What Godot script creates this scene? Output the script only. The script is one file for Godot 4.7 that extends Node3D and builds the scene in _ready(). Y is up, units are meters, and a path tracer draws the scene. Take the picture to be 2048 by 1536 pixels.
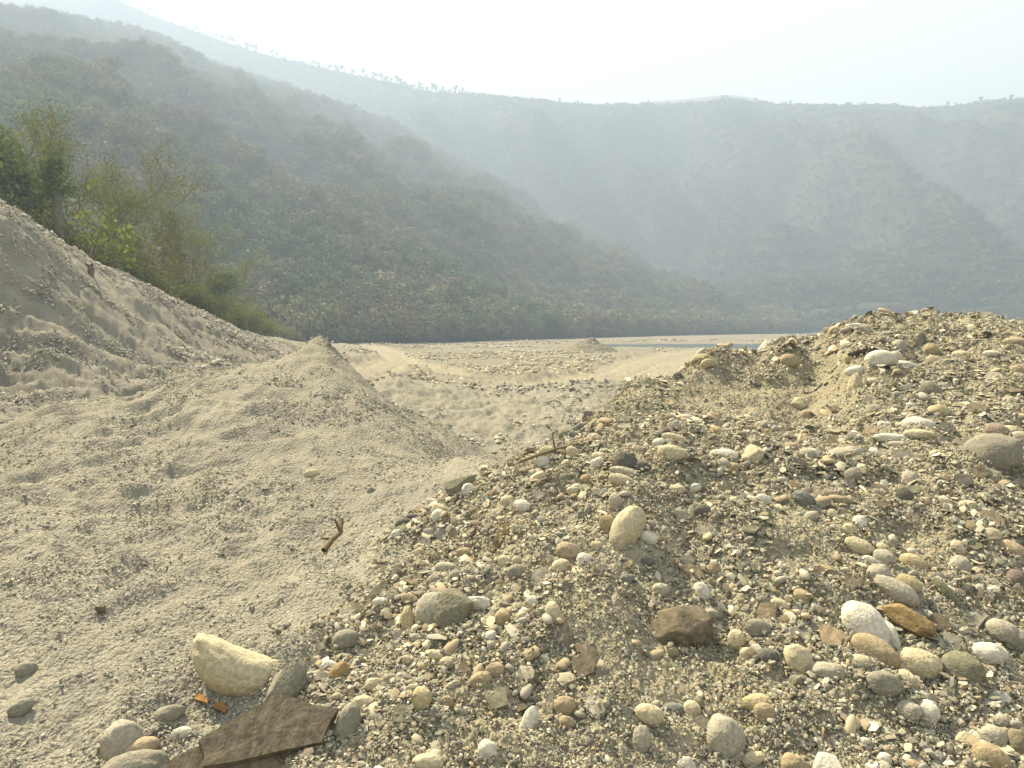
extends Node3D
# A dry river bed in a hazy valley: dumped heaps of sand and river gravel in front, wooded hills behind.
# Metres, y up, the camera looks along -z and stands 2.6 m above the flat of the river bed.

const EYE := 2.6
const TAUF := 6.28318530718
# points on the surveyed ground: x, height, z
const GROUND_POINTS := [
	[-2.64, 1.07, -2.50], [-1.77, 1.07, -2.50], [-0.89, 1.10, -2.45], [0.00, 1.13, -2.40], [0.79, 1.13, -2.40], [1.70, 1.13, -2.40],
	[2.46, 1.13, -2.40], [-3.22, 1.14, -3.30], [-2.24, 1.18, -3.20], [-1.26, 1.22, -3.10], [-0.25, 1.29, -2.95], [0.76, 1.29, -2.95],
	[2.07, 1.29, -2.95], [2.88, 1.29, -2.95], [-4.34, 1.23, -4.50], [-3.05, 1.26, -4.40], [-1.78, 1.32, -4.20], [-0.90, 1.35, -4.10],
	[-0.06, 1.54, -3.50], [0.88, 1.55, -3.45], [1.79, 1.57, -3.40], [2.36, 1.57, -3.40], [3.28, 1.57, -3.40], [-3.79, 1.31, -5.50],
	[-2.59, 1.35, -5.30], [-1.43, 1.42, -5.00], [-0.54, 1.52, -4.60], [-0.06, 1.68, -3.90], [0.95, 1.72, -3.75], [2.18, 1.73, -3.70],
	[-6.22, 1.34, -7.00], [-4.74, 1.35, -6.90], [-3.38, 1.43, -6.50], [-2.14, 1.50, -6.10], [-1.30, 1.52, -6.00], [-0.55, 1.57, -5.70],
	[-0.22, 1.66, -5.20], [0.16, 1.82, -4.30], [0.75, 1.87, -4.05], [1.58, 1.86, -4.10], [2.68, 1.86, -4.10], [3.78, 1.86, -4.10],
	[0.40, 0.75, -6.30], [-0.11, 0.75, -7.00], [-0.32, 0.72, -11.00], [0.43, 0.95, -11.50], [-0.80, 1.26, -9.60], [-0.26, 1.00, -16.00],
	[-0.30, 1.09, -18.50], [1.59, 1.14, -19.00], [-1.91, 1.21, -17.50], [2.86, 1.09, -19.00], [-2.44, 1.48, -15.00], [-2.71, 0.10, -25.00],
	[-0.40, 0.10, -25.00], [2.08, 0.10, -25.00], [4.56, 0.10, -25.00], [-2.34, 2.45, -9.20], [-2.61, 2.25, -9.05], [-2.79, 2.17, -8.95],
	[-1.97, 2.10, -9.15], [-1.67, 1.85, -9.00], [-2.20, 1.98, -7.80], [-2.29, 1.69, -6.80], [-3.24, 2.10, -8.80], [-3.88, 1.90, -8.40],
	[-4.93, 1.68, -8.00], [-5.21, 1.48, -7.60], [-3.39, 1.57, -7.00], [-3.58, 1.37, -6.10], [-1.37, 1.65, -8.80], [-0.95, 1.45, -8.20],
	[-3.30, 0.70, -13.00], [-4.21, 1.10, -11.50], [-5.27, 1.10, -11.00], [-6.42, 1.10, -10.50], [-7.44, 1.10, -10.00], [-2.33, 0.60, -12.00],
	[-9.09, 1.20, -14.00], [-8.24, 1.30, -16.00], [-7.05, 1.45, -17.00], [-10.21, 1.60, -15.00], [-11.15, 3.14, -16.50], [-12.39, 5.23, -18.50],
	[-12.00, 4.94, -19.00], [-11.75, 4.57, -19.80], [-11.43, 4.19, -20.60], [-9.10, 2.02, -17.50], [-9.85, 2.79, -19.00], [-11.04, 3.84, -21.50],
	[-8.69, 1.90, -21.00], [-10.72, 2.91, -26.00], [-7.06, 1.56, -18.50], [-10.82, 3.50, -23.50], [-11.28, 2.52, -30.00], [-12.26, 2.05, -36.00],
	[-11.12, 1.75, -32.00], [-7.87, 1.56, -21.00], [-14.05, 1.28, -50.00], [-17.10, 0.61, -75.00], [-15.51, 6.34, -18.00], [-12.29, 2.14, -14.00],
	[-16.26, 5.40, -24.00], [-14.52, 3.80, -28.00], [-14.04, 2.60, -34.00], [-27.10, 6.80, -40.00], [-21.55, 3.90, -45.00], [-21.90, 7.10, -25.00],
	[-39.41, 8.60, -45.00], [-20.80, 1.70, -60.00], [-17.09, 2.30, -45.00], [0.58, 1.85, -5.60], [0.99, 2.12, -6.30], [1.79, 2.35, -6.80],
	[2.45, 2.42, -6.90], [2.82, 2.45, -6.90], [3.00, 2.59, -6.80], [3.73, 2.65, -7.00], [4.41, 2.60, -7.20], [4.95, 2.54, -7.30],
	[6.73, 2.65, -7.40], [1.81, 1.92, -5.70], [1.53, 1.99, -6.10], [2.38, 1.98, -6.20], [2.07, 2.10, -6.55], [1.74, 2.22, -6.62],
	[2.64, 2.13, -6.45], [2.34, 1.87, -5.50], [2.55, 2.10, -5.35], [2.69, 2.31, -6.00], [2.37, 1.97, -4.75], [2.98, 2.09, -5.10],
	[3.15, 1.99, -4.60], [3.24, 2.33, -5.90], [4.67, 2.20, -5.50], [0.94, 1.93, -4.30], [1.55, 1.91, -4.40], [1.00, 1.92, -5.40],
	[1.48, 0.70, -9.50], [2.57, 0.80, -9.80], [3.81, 0.80, -10.00], [5.49, 0.90, -10.30], [7.11, 0.80, -10.50], [9.56, 0.80, -10.50],
	[3.93, 0.10, -15.00], [6.71, 0.10, -15.00], [10.68, 0.10, -15.00], [14.65, 0.10, -15.00], [-5.04, 0.00, -34.00], [-0.54, 0.00, -34.00],
	[5.08, 0.00, -34.00], [10.71, 0.00, -34.00], [17.45, 0.00, -34.00], [24.20, 0.00, -34.00], [33.20, 0.00, -34.00], [-8.89, 0.00, -60.00],
	[-0.95, 0.00, -60.00], [8.97, 0.00, -60.00], [18.89, 0.00, -60.00], [30.80, 0.00, -60.00], [42.71, 0.00, -60.00], [58.59, 0.00, -60.00],
	[-16.30, 0.00, -110.00], [-1.75, 0.00, -110.00], [16.45, 0.00, -110.00], [34.64, 0.00, -110.00], [56.47, 0.00, -110.00], [78.30, 0.00, -110.00],
	[107.41, 0.00, -110.00], [-28.16, 0.00, -190.00], [-3.02, 0.00, -190.00], [28.41, 0.00, -190.00], [59.83, 0.00, -190.00], [97.54, 0.00, -190.00],
	[135.25, 0.00, -190.00], [185.52, 0.00, -190.00], [-48.90, 0.00, -330.00], [-5.24, 0.00, -330.00], [49.34, 0.00, -330.00], [103.92, 0.00, -330.00],
	[169.41, 0.00, -330.00], [234.90, 0.00, -330.00], [322.23, 0.00, -330.00], [-38.13, 0.20, -110.00], [-27.22, 0.20, -110.00], [-65.86, 0.20, -190.00],
	[-47.01, 0.20, -190.00], [-114.39, 0.20, -330.00], [-81.65, 0.20, -330.00], [-103.62, 1.60, -110.00], [-74.52, 1.60, -110.00], [-52.69, 1.60, -110.00],
	[-178.99, 1.60, -190.00], [-128.71, 1.60, -190.00], [-91.00, 1.60, -190.00], [-310.87, 1.60, -330.00], [-223.55, 1.60, -330.00], [-158.06, 1.60, -330.00],
	[-1.29, 0.98, -1.20], [-0.81, 0.98, -1.20], [-0.26, 0.98, -1.20], [0.30, 0.98, -1.20], [0.81, 0.98, -1.20], [1.25, 0.98, -1.20],
	[-0.54, 0.95, -0.50], [-0.11, 0.95, -0.50], [0.34, 0.95, -0.50],
]
# hill lines: x, height, z
const NEAR_RIDGE := [[-306.3, 121.6, -250.0], [-263.4, 129.1, -280.0], [-210.0, 131.0, -320.0], [-193.4, 136.1, -345.0], [-172.1, 138.8, -370.0], [-160.1, 141.2, -415.0], [-131.6, 134.9, -430.0], [-92.3, 124.6, -440.0], [-50.8, 109.8, -450.0], [-21.7, 93.7, -450.0], [4.7, 79.3, -450.0], [27.6, 65.7, -440.0], [49.6, 50.9, -430.0], [71.7, 34.8, -410.0], [90.3, 20.3, -385.0], [99.8, 11.5, -355.0], [101.7, 4.6, -310.0], [98.2, 0.2, -262.0]]
const NEAR_FOOT := [[-50.9, -0.3, -40.0], [-46.8, -0.3, -48.0], [-37.3, -0.3, -55.0], [-35.8, -0.3, -62.0], [-33.5, -0.3, -70.0], [-30.9, -0.3, -78.0], [-27.0, -0.3, -86.0], [-21.0, -0.3, -98.0], [-12.9, -0.3, -112.0], [-6.0, -0.3, -122.0], [1.4, -0.3, -134.0], [9.3, -0.3, -146.0], [18.6, -0.3, -160.0], [31.3, -0.3, -178.0], [46.2, -0.3, -196.0], [59.2, -0.3, -210.0], [72.8, -0.3, -222.0], [86.9, -0.3, -232.0]]
const FAR_RIDGE := [[-725.1, 261.8, -590.0], [-580.1, 264.4, -595.9], [-446.9, 264.4, -595.9], [-329.6, 256.4, -590.0], [-271.1, 234.0, -584.1], [-231.7, 218.7, -578.2], [-192.9, 204.4, -572.3], [-154.7, 193.5, -566.4], [-116.5, 182.5, -557.5], [-79.3, 172.1, -548.7], [-57.5, 165.8, -542.8], [-29.1, 162.7, -536.9], [-1.4, 158.3, -531.0], [26.0, 154.4, -528.0], [53.0, 152.2, -525.1], [86.5, 151.4, -522.1], [126.2, 151.5, -519.2], [145.5, 153.0, -516.2], [164.6, 149.8, -513.3], [203.4, 146.7, -510.3], [238.3, 147.2, -507.4], [269.6, 144.4, -504.4], [293.9, 145.5, -501.5], [317.8, 147.2, -498.5], [344.7, 146.9, -495.6], [435.9, 141.5, -489.7], [573.6, 127.6, -472.0]]
const FAR_FOOT := [[-568.2, -0.3, -446.4], [-435.5, -0.3, -432.0], [-324.3, -0.3, -417.6], [-233.1, -0.3, -403.2], [-186.2, -0.3, -388.8], [-154.6, -0.3, -374.4], [-124.8, -0.3, -360.0], [-96.9, -0.3, -345.6], [-71.0, -0.3, -331.2], [-46.9, -0.3, -316.8], [-33.2, -0.3, -306.0], [-16.4, -0.3, -295.2], [-0.7, -0.3, -280.8], [13.4, -0.3, -266.4], [34.3, -0.3, -332.5], [53.1, -0.3, -313.5], [72.1, -0.3, -289.8], [80.8, -0.3, -280.2], [89.2, -0.3, -271.7], [106.5, -0.3, -261.2], [122.3, -0.3, -254.6], [136.0, -0.3, -248.9], [146.9, -0.3, -245.1], [158.0, -0.3, -242.2], [169.1, -0.3, -237.5], [211.9, -0.3, -232.8], [283.0, -0.3, -228.0]]
const BACK_RIDGE := [[-58.5, 199.9, -728.0], [-11.3, 211.0, -728.0], [21.6, 215.5, -728.0], [54.6, 211.0, -728.0], [97.0, 206.8, -728.0], [134.6, 212.3, -728.0], [167.5, 215.1, -728.0], [205.1, 218.3, -728.0], [238.2, 212.8, -728.0], [280.9, 202.2, -728.0]]
const BACK_FOOT := [[-58.5, 0.0, -600.0], [-11.3, 0.0, -600.0], [21.6, 0.0, -600.0], [54.6, 0.0, -600.0], [97.0, 0.0, -600.0], [134.6, 0.0, -600.0], [167.5, 0.0, -600.0], [205.1, 0.0, -600.0], [238.2, 0.0, -600.0], [280.9, 0.0, -600.0]]
# edge of the gravel mound: distance, bearing (radians)
const GRAVEL_EDGE := [[0.400, -0.447], [1.500, -0.380], [2.500, -0.322], [3.100, -0.267], [3.600, -0.217], [4.000, -0.147], [4.350, -0.079], [4.600, -0.022], [4.800, 0.034], [5.600, 0.096], [6.300, 0.132], [7.000, 0.152], [11.000, 0.181]]
# wheel tracks on the river bed: x, z
const TRACKS := [
	[2.2, [[21.94, -83.54], [16.51, -74.07], [10.89, -59.46], [6.93, -46.14], [4.24, -38.42], [1.72, -34.05], [-0.51, -32.09]]],
	[2.6, [[28.17, -89.24], [18.75, -71.38], [10.29, -49.03], [5.83, -35.61]]],
	[1.4, [[-20.70, -93.49], [-15.41, -81.80], [-10.96, -67.68], [-8.11, -54.49], [-7.48, -42.61], [-7.20, -35.61], [-6.76, -31.32]]],
	[1.1, [[-8.11, -54.49], [-4.72, -46.14], [-2.85, -41.26]]],
]
# stones: x, z, width, height, roll in degrees, colour, form, label, short reference
const STONES := [
	[0.53, -3.42, 0.127, 0.203, -27, "cream", "round", "large smooth cream egg-shaped cobble leaning on the gravel slope, dusty round pebble at its side", "the large cream egg cobble"],
	[0.45, -3.47, 0.077, 0.077, 0, "tan", "round", "round tan pebble touching the large cream egg-shaped cobble", ""],
	[0.26, -3.36, 0.111, 0.074, -10, "peach", "round", "two-toned orange brown cobble beside a bright white pebble", "the orange brown cobble"],
	[0.33, -3.30, 0.064, 0.078, 15, "white", "round", "bright white rounded pebble right of the orange brown cobble", ""],
	[0.22, -3.28, 0.078, 0.058, 20, "cream", "round", "", ""],
	[0.62, -3.40, 0.084, 0.053, -15, "white", "round", "", ""],
	[0.51, -3.63, 0.064, 0.077, 0, "pale grey", "round", "", ""],
	[0.60, -3.94, 0.114, 0.111, 30, "dark grey", "round", "dark grey rounded cobble tilted up at the crest of the near slope", "the dark grey crest cobble"],
	[0.85, -3.96, 0.142, 0.084, -3, "cream", "round", "smooth cream oval cobble on the crest right of a dark grey one", "the cream crest cobble"],
	[0.68, -3.91, 0.085, 0.060, 0, "dark grey", "round", "", ""],
	[0.58, -3.86, 0.140, 0.048, -12, "pale grey", "round", "long flat pale cobble lying below the dark grey crest cobble", ""],
	[0.56, -3.79, 0.127, 0.055, -10, "cream", "round", "", ""],
	[0.40, -3.92, 0.071, 0.051, 0, "tan", "round", "", ""],
	[0.91, -4.20, 0.129, 0.049, -10, "cream", "round", "", ""],
	[0.48, -4.12, 0.074, 0.059, 0, "cream", "round", "", ""],
	[1.86, -4.21, 0.220, 0.095, 14, "pale grey", "round", "long pale boulder-like cobble at the foot of the scooped sand hollow", "the long pale cobble"],
	[1.64, -4.38, 0.110, 0.083, 0, "peach", "worn", "peach coloured blocky cobble below the crumbling gravel face", "the peach block cobble"],
	[1.25, -4.50, 0.140, 0.076, -32, "yellow", "block", "pale yellow broken rock lying on the sandy scoop", "the pale yellow rock"],
	[1.17, -4.12, 0.141, 0.067, -5, "white", "worn", "", ""],
	[1.65, -4.17, 0.096, 0.077, 10, "pale grey", "round", "", ""],
	[1.32, -4.07, 0.122, 0.122, -30, "cream", "block", "", ""],
	[2.47, -4.55, 0.176, 0.103, 5, "white", "round", "big white rounded cobble on the middle of the right mound", "the big white cobble on the mound"],
	[2.70, -4.75, 0.120, 0.089, 10, "yellow", "round", "", ""],
	[2.25, -4.42, 0.173, 0.049, 2, "white", "round", "", ""],
	[2.38, -4.36, 0.159, 0.056, 0, "cream", "round", "", ""],
	[2.58, -4.01, 0.255, 0.200, 8, "grey", "worn", "biggest brown grey boulder at the right edge of the gravel mound", "the big brown boulder"],
	[2.80, -4.32, 0.113, 0.080, 0, "pink", "round", "", ""],
	[2.87, -4.31, 0.110, 0.092, 0, "cream", "round", "", ""],
	[2.87, -4.21, 0.109, 0.081, 0, "pale grey", "round", "", ""],
	[2.10, -3.91, 0.073, 0.105, 25, "pale grey", "round", "", ""],
	[1.46, -3.72, 0.101, 0.066, -28, "blue grey", "round", "blue grey oval cobble lying tilted below the crest", "the blue grey cobble"],
	[1.61, -3.78, 0.077, 0.053, 0, "pink", "round", "", ""],
	[1.64, -3.71, 0.114, 0.041, -3, "tan", "round", "", ""],
	[1.25, -3.70, 0.065, 0.051, -10, "white", "round", "", ""],
	[0.83, -3.76, 0.086, 0.053, 8, "cream", "round", "", ""],
	[1.65, -3.53, 0.062, 0.079, 0, "white", "round", "", ""],
	[1.58, -3.37, 0.125, 0.065, -14, "cream", "round", "cream oval cobble lying in the upper middle of the pebble slope", "the cream oval cobble"],
	[1.70, -3.39, 0.066, 0.050, -20, "cream", "round", "", ""],
	[1.81, -3.33, 0.108, 0.072, -12, "yellow", "round", "yellowish cream cobble lit brightly beside a grey cream one", "the yellowish cobble"],
	[1.66, -3.30, 0.092, 0.073, -8, "pale grey", "round", "", ""],
	[1.57, -3.17, 0.089, 0.076, 15, "pale grey", "round", "", ""],
	[1.68, -3.13, 0.095, 0.068, -10, "yellow", "round", "", ""],
	[1.61, -3.09, 0.168, 0.075, -26, "pale grey", "worn", "flat flecked pale cobble with rough surface above the white egg", "the flecked flat cobble"],
	[1.40, -2.93, 0.134, 0.207, 33, "white", "round", "biggest white egg-shaped cobble on the right of the pebble slope", "the biggest white egg cobble"],
	[1.39, -2.81, 0.174, 0.095, -20, "tan", "round", "smooth tan oval cobble just under the biggest white egg", "the smooth tan cobble"],
	[1.55, -2.80, 0.155, 0.097, -5, "cream", "round", "smooth creamy peach cobble beside a smaller tan one", "the creamy peach cobble"],
	[1.46, -2.76, 0.088, 0.071, -20, "tan", "round", "", ""],
	[1.10, -2.80, 0.090, 0.101, 28, "cream", "round", "cream cobble standing upright in the middle of the slope", "the upright cream cobble"],
	[1.00, -2.97, 0.085, 0.064, 0, "grey", "round", "", ""],
	[0.91, -2.95, 0.066, 0.066, -20, "cream", "round", "", ""],
	[0.93, -2.88, 0.053, 0.049, 0, "cream", "round", "", ""],
	[1.22, -3.09, 0.067, 0.050, -5, "yellow", "round", "", ""],
	[0.82, -3.17, 0.056, 0.074, 30, "white", "round", "bright white pebble perched above the brown slate overhang", "the bright white pebble"],
	[0.64, -3.18, 0.070, 0.058, 15, "pale grey", "round", "", ""],
	[0.17, -2.96, 0.061, 0.090, 0, "cream", "round", "upright cream oval cobble beside a small pinkish pebble", "the upright oval cobble"],
	[0.12, -2.96, 0.041, 0.047, 0, "pink", "round", "", ""],
	[0.09, -3.09, 0.056, 0.047, 0, "white", "round", "", ""],
	[1.20, -2.74, 0.142, 0.062, 5, "pale grey", "round", "", ""],
	[1.30, -2.73, 0.083, 0.058, 15, "cream", "round", "", ""],
	[1.70, -2.75, 0.140, 0.113, 0, "green grey", "round", "olive grey round cobble with a shaded lower half", "the olive grey cobble"],
	[1.85, -2.87, 0.118, 0.077, 10, "white", "round", "", ""],
	[1.92, -2.89, 0.065, 0.060, 0, "white", "round", "", ""],
	[1.46, -2.69, 0.087, 0.054, -30, "cream", "round", "", ""],
	[1.35, -2.65, 0.115, 0.076, 0, "grey", "worn", "dull dust-covered grey cobble sunk in the slope", "the dusty grey cobble"],
	[1.48, -2.59, 0.069, 0.071, 0, "white", "round", "round white pebble standing alone near the lower right", "the lone white pebble"],
	[0.48, -2.55, 0.095, 0.062, -12, "cream", "round", "cream oval cobble above an upright pale grey one", "the lower cream cobble"],
	[0.44, -2.47, 0.059, 0.089, -8, "pale grey", "round", "", ""],
	[0.73, -2.49, 0.117, 0.134, 0, "pale grey", "round", "biggest round pale grey cobble near the bottom edge", "the biggest round grey cobble"],
	[0.59, -2.66, 0.084, 0.058, 12, "blue grey", "round", "", ""],
	[0.66, -2.65, 0.060, 0.058, 0, "cream", "round", "", ""],
	[0.58, -2.42, 0.063, 0.061, 0, "white", "block", "", ""],
	[1.05, -2.38, 0.100, 0.102, 20, "white", "block", "bright white angular quartz rock near the bottom edge", "the white angular rock"],
	[0.94, -2.40, 0.081, 0.069, 0, "tan", "round", "", ""],
	[0.90, -2.57, 0.067, 0.060, 15, "tan", "round", "", ""],
	[0.89, -2.62, 0.096, 0.057, 5, "yellow", "worn", "flat ochre yellow stone lying beside a grey brown cobble", "the flat ochre stone"],
	[0.19, -2.60, 0.074, 0.062, 0, "tan", "round", "", ""],
	[0.06, -2.51, 0.053, 0.102, -25, "white", "round", "long white cobble tilted to the side near the bottom", "the long white cobble"],
	[0.19, -2.54, 0.053, 0.043, 0, "tan", "round", "", ""],
	[1.59, -2.40, 0.102, 0.079, -10, "tan", "round", "", ""],
	[1.57, -2.50, 0.071, 0.058, 10, "cream", "block", "", ""],
	[1.24, -2.41, 0.045, 0.045, 0, "white", "round", "", ""],
	[2.28, -3.38, 0.124, 0.071, -15, "peach", "round", "", ""],
	[2.22, -3.43, 0.074, 0.068, 20, "cream", "round", "", ""],
	[2.06, -3.41, 0.052, 0.072, 30, "cream", "round", "", ""],
	[2.23, -3.64, 0.089, 0.052, 15, "cream", "round", "", ""],
	[2.00, -3.01, 0.113, 0.081, -10, "pale grey", "round", "", ""],
	[2.05, -2.98, 0.095, 0.081, 0, "grey", "worn", "", ""],
	[2.21, -3.22, 0.086, 0.089, 0, "purple grey", "round", "dusky purple grey cobble at the right edge of the slope", "the dusky purple cobble"],
	[1.85, -3.14, 0.124, 0.040, -42, "green grey", "round", "", ""],
	[1.51, -2.92, 0.057, 0.118, 22, "white", "worn", "", ""],
	[1.47, -5.49, 0.125, 0.093, -15, "tan", "round", "", ""],
	[2.31, -6.03, 0.119, 0.105, -10, "cream", "block", "", ""],
	[1.72, -2.45, 0.070, 0.094, 20, "brown", "round", "", ""],
	[1.57, -3.45, 0.055, 0.047, 0, "cream", "round", "", ""],
	[2.25, -4.33, 0.121, 0.042, 0, "pale grey", "round", "", ""],
	[1.67, -4.19, 0.097, 0.064, 0, "white", "round", "", ""],
	[2.80, -5.73, 0.217, 0.128, 5, "white", "worn", "big white block-shaped cobble near the top of the right mound", "the big white top cobble"],
	[2.99, -5.74, 0.173, 0.067, -5, "white", "round", "", ""],
	[2.96, -5.83, 0.104, 0.104, -35, "cream", "round", "", ""],
	[3.07, -5.99, 0.087, 0.100, 25, "pale grey", "round", "", ""],
	[2.62, -5.74, 0.133, 0.071, 15, "white", "round", "", ""],
	[2.69, -5.98, 0.105, 0.084, -10, "yellow", "block", "", ""],
	[2.42, -6.57, 0.159, 0.112, -5, "tan", "round", "tan boulder half sunk in the gravel crest of the mound", "the tan crest boulder"],
	[1.68, -6.70, 0.178, 0.096, 28, "yellow", "block", "pale yellow block lying on the gravel crest at the mound's shoulder", "the yellow shoulder block"],
	[1.72, -6.60, 0.116, 0.077, 10, "yellow", "worn", "", ""],
	[2.52, -6.87, 0.117, 0.087, 0, "red brown", "block", "dark red brown rock standing out on the gravel crest", "the red brown rock"],
	[2.54, -5.52, 0.097, 0.163, -5, "cream", "block", "", ""],
	[2.58, -5.33, 0.098, 0.055, -10, "cream", "round", "", ""],
	[2.92, -5.22, 0.139, 0.096, -30, "grey", "round", "grey oval cobble lying on the flank of the mound below the top", "the grey flank cobble"],
	[2.34, -4.69, 0.084, 0.057, 0, "white", "round", "", ""],
	[2.40, -4.62, 0.078, 0.049, 0, "cream", "round", "", ""],
	[2.86, -6.41, 0.101, 0.083, 0, "white", "round", "", ""],
	[2.95, -6.84, 0.100, 0.054, 0, "cream", "round", "", ""],
	[3.01, -6.62, 0.157, 0.049, 3, "white", "round", "", ""],
	[3.52, -5.91, 0.127, 0.081, 0, "cream", "round", "", ""],
	[3.90, -5.85, 0.163, 0.069, 0, "peach", "round", "", ""],
	[3.62, -5.69, 0.107, 0.045, 3, "white", "round", "", ""],
	[2.33, -6.08, 0.104, 0.071, -20, "cream", "block", "", ""],
	[2.25, -5.69, 0.089, 0.079, 0, "peach", "round", "", ""],
	[0.55, -1.07, 0.010, 0.009, 0, "pale grey", "round", "", ""],
	[3.65, -6.82, 0.060, 0.048, 0, "white", "round", "", ""],
	[3.78, -6.59, 0.066, 0.051, 0, "cream", "round", "", ""],
	[-1.29, -2.73, 0.101, 0.061, 8, "grey", "round", "grey pebble lying on sand above a slate sliver", "the grey sand pebble"],
	[-1.38, -2.57, 0.127, 0.129, 5, "pale grey", "worn", "pale grey blocky cobble beside a peach one near the bottom corner", "the pale grey block cobble"],
	[-1.30, -2.55, 0.111, 0.068, 15, "peach", "round", "peach coloured oval cobble beside the pale grey block", "the peach cobble"],
	[-1.29, -2.45, 0.210, 0.122, -3, "grey", "round", "big flat grey cobble cut off by the bottom edge", "the big flat grey cobble"],
	[-1.19, -2.61, 0.068, 0.041, 5, "white", "round", "", ""],
	[-1.99, -2.99, 0.076, 0.065, 10, "grey", "round", "", ""],
	[-1.85, -2.74, 0.079, 0.056, 20, "grey", "round", "", ""],
	[-0.70, -3.10, 0.102, 0.073, 12, "grey", "round", "grey cobble alone at the edge of sand and gravel", "the lone grey cobble"],
	[-0.68, -2.85, 0.062, 0.096, -38, "ochre", "round", "ochre teardrop-shaped cobble beside a white pebble", "the ochre teardrop cobble"],
	[-0.73, -2.92, 0.065, 0.056, 10, "white", "round", "", ""],
	[-0.78, -2.84, 0.060, 0.057, 15, "pale grey", "round", "", ""],
	[-0.54, -2.67, 0.078, 0.054, -8, "cream", "round", "", ""],
	[-0.32, -2.59, 0.065, 0.071, 0, "yellow", "round", "bright yellow teardrop-shaped pebble low on the slope", "the yellow teardrop pebble"],
	[-0.33, -3.13, 0.143, 0.155, 20, "pale grey", "round", "pale cobble half hidden behind the broken grey rock", "the half hidden pale cobble"],
	[-0.24, -3.10, 0.177, 0.201, -20, "green grey", "broken", "big broken grey rock with a peaked top and sharp faces", "the peaked grey rock"],
	[-0.14, -3.18, 0.117, 0.074, -15, "white", "block", "white speckled angular rock right of the peaked grey rock", "the white speckled rock"],
	[-0.44, -3.14, 0.051, 0.101, 5, "yellow", "worn", "", ""],
	[-0.58, -2.56, 0.076, 0.127, -20, "grey", "worn", "", ""],
	[-1.49, -5.54, 0.103, 0.066, 0, "cream", "round", "single pale pebble lying on the bare sand mound", "the single pale pebble"],
	[-0.46, -3.28, 0.065, 0.050, -10, "tan", "round", "", ""],
	[-0.52, -2.77, 0.069, 0.046, 5, "cream", "round", "", ""],
	[-0.46, -2.77, 0.046, 0.046, 0, "grey", "round", "", ""],
	[-0.42, -2.77, 0.042, 0.042, 0, "pale grey", "round", "", ""],
	[-0.25, -2.83, 0.057, 0.040, 0, "cream", "round", "", ""],
	[-0.06, -2.73, 0.062, 0.049, 10, "peach", "round", "", ""],
	[-0.08, -2.43, 0.066, 0.060, -20, "white", "round", "", ""],
	[-0.28, -2.39, 0.093, 0.059, 0, "cream", "round", "", ""],
	[-0.31, -3.51, 0.102, 0.050, -5, "pale grey", "round", "", ""],
	[-0.35, -3.40, 0.079, 0.059, 10, "grey", "round", "", ""],
	[-0.46, -3.70, 0.044, 0.049, 0, "cream", "round", "", ""],
	[-0.29, -4.37, 0.236, 0.142, 15, "green grey", "broken", "dusty grey rough rock at the lip of the hollow", "the dusty lip rock"],
	[-0.55, -4.13, 0.085, 0.055, 5, "dark grey", "round", "", ""],
	[-0.85, -2.79, 0.126, 0.194, -32, "grey", "block", "dusty grey rock half buried beside the big cream boulder", "the dusty half-buried rock"],
	[-0.02, -3.88, 0.070, 0.056, 0, "cream", "round", "", ""],
	[-0.36, -2.65, 0.043, 0.032, 0, "cream", "round", "", ""],
	[-0.94, -4.98, 0.055, 0.047, 0, "grey", "round", "", ""],
	[-0.90, -2.69, 0.056, 0.034, 0, "cream", "round", "", ""],
]
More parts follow.
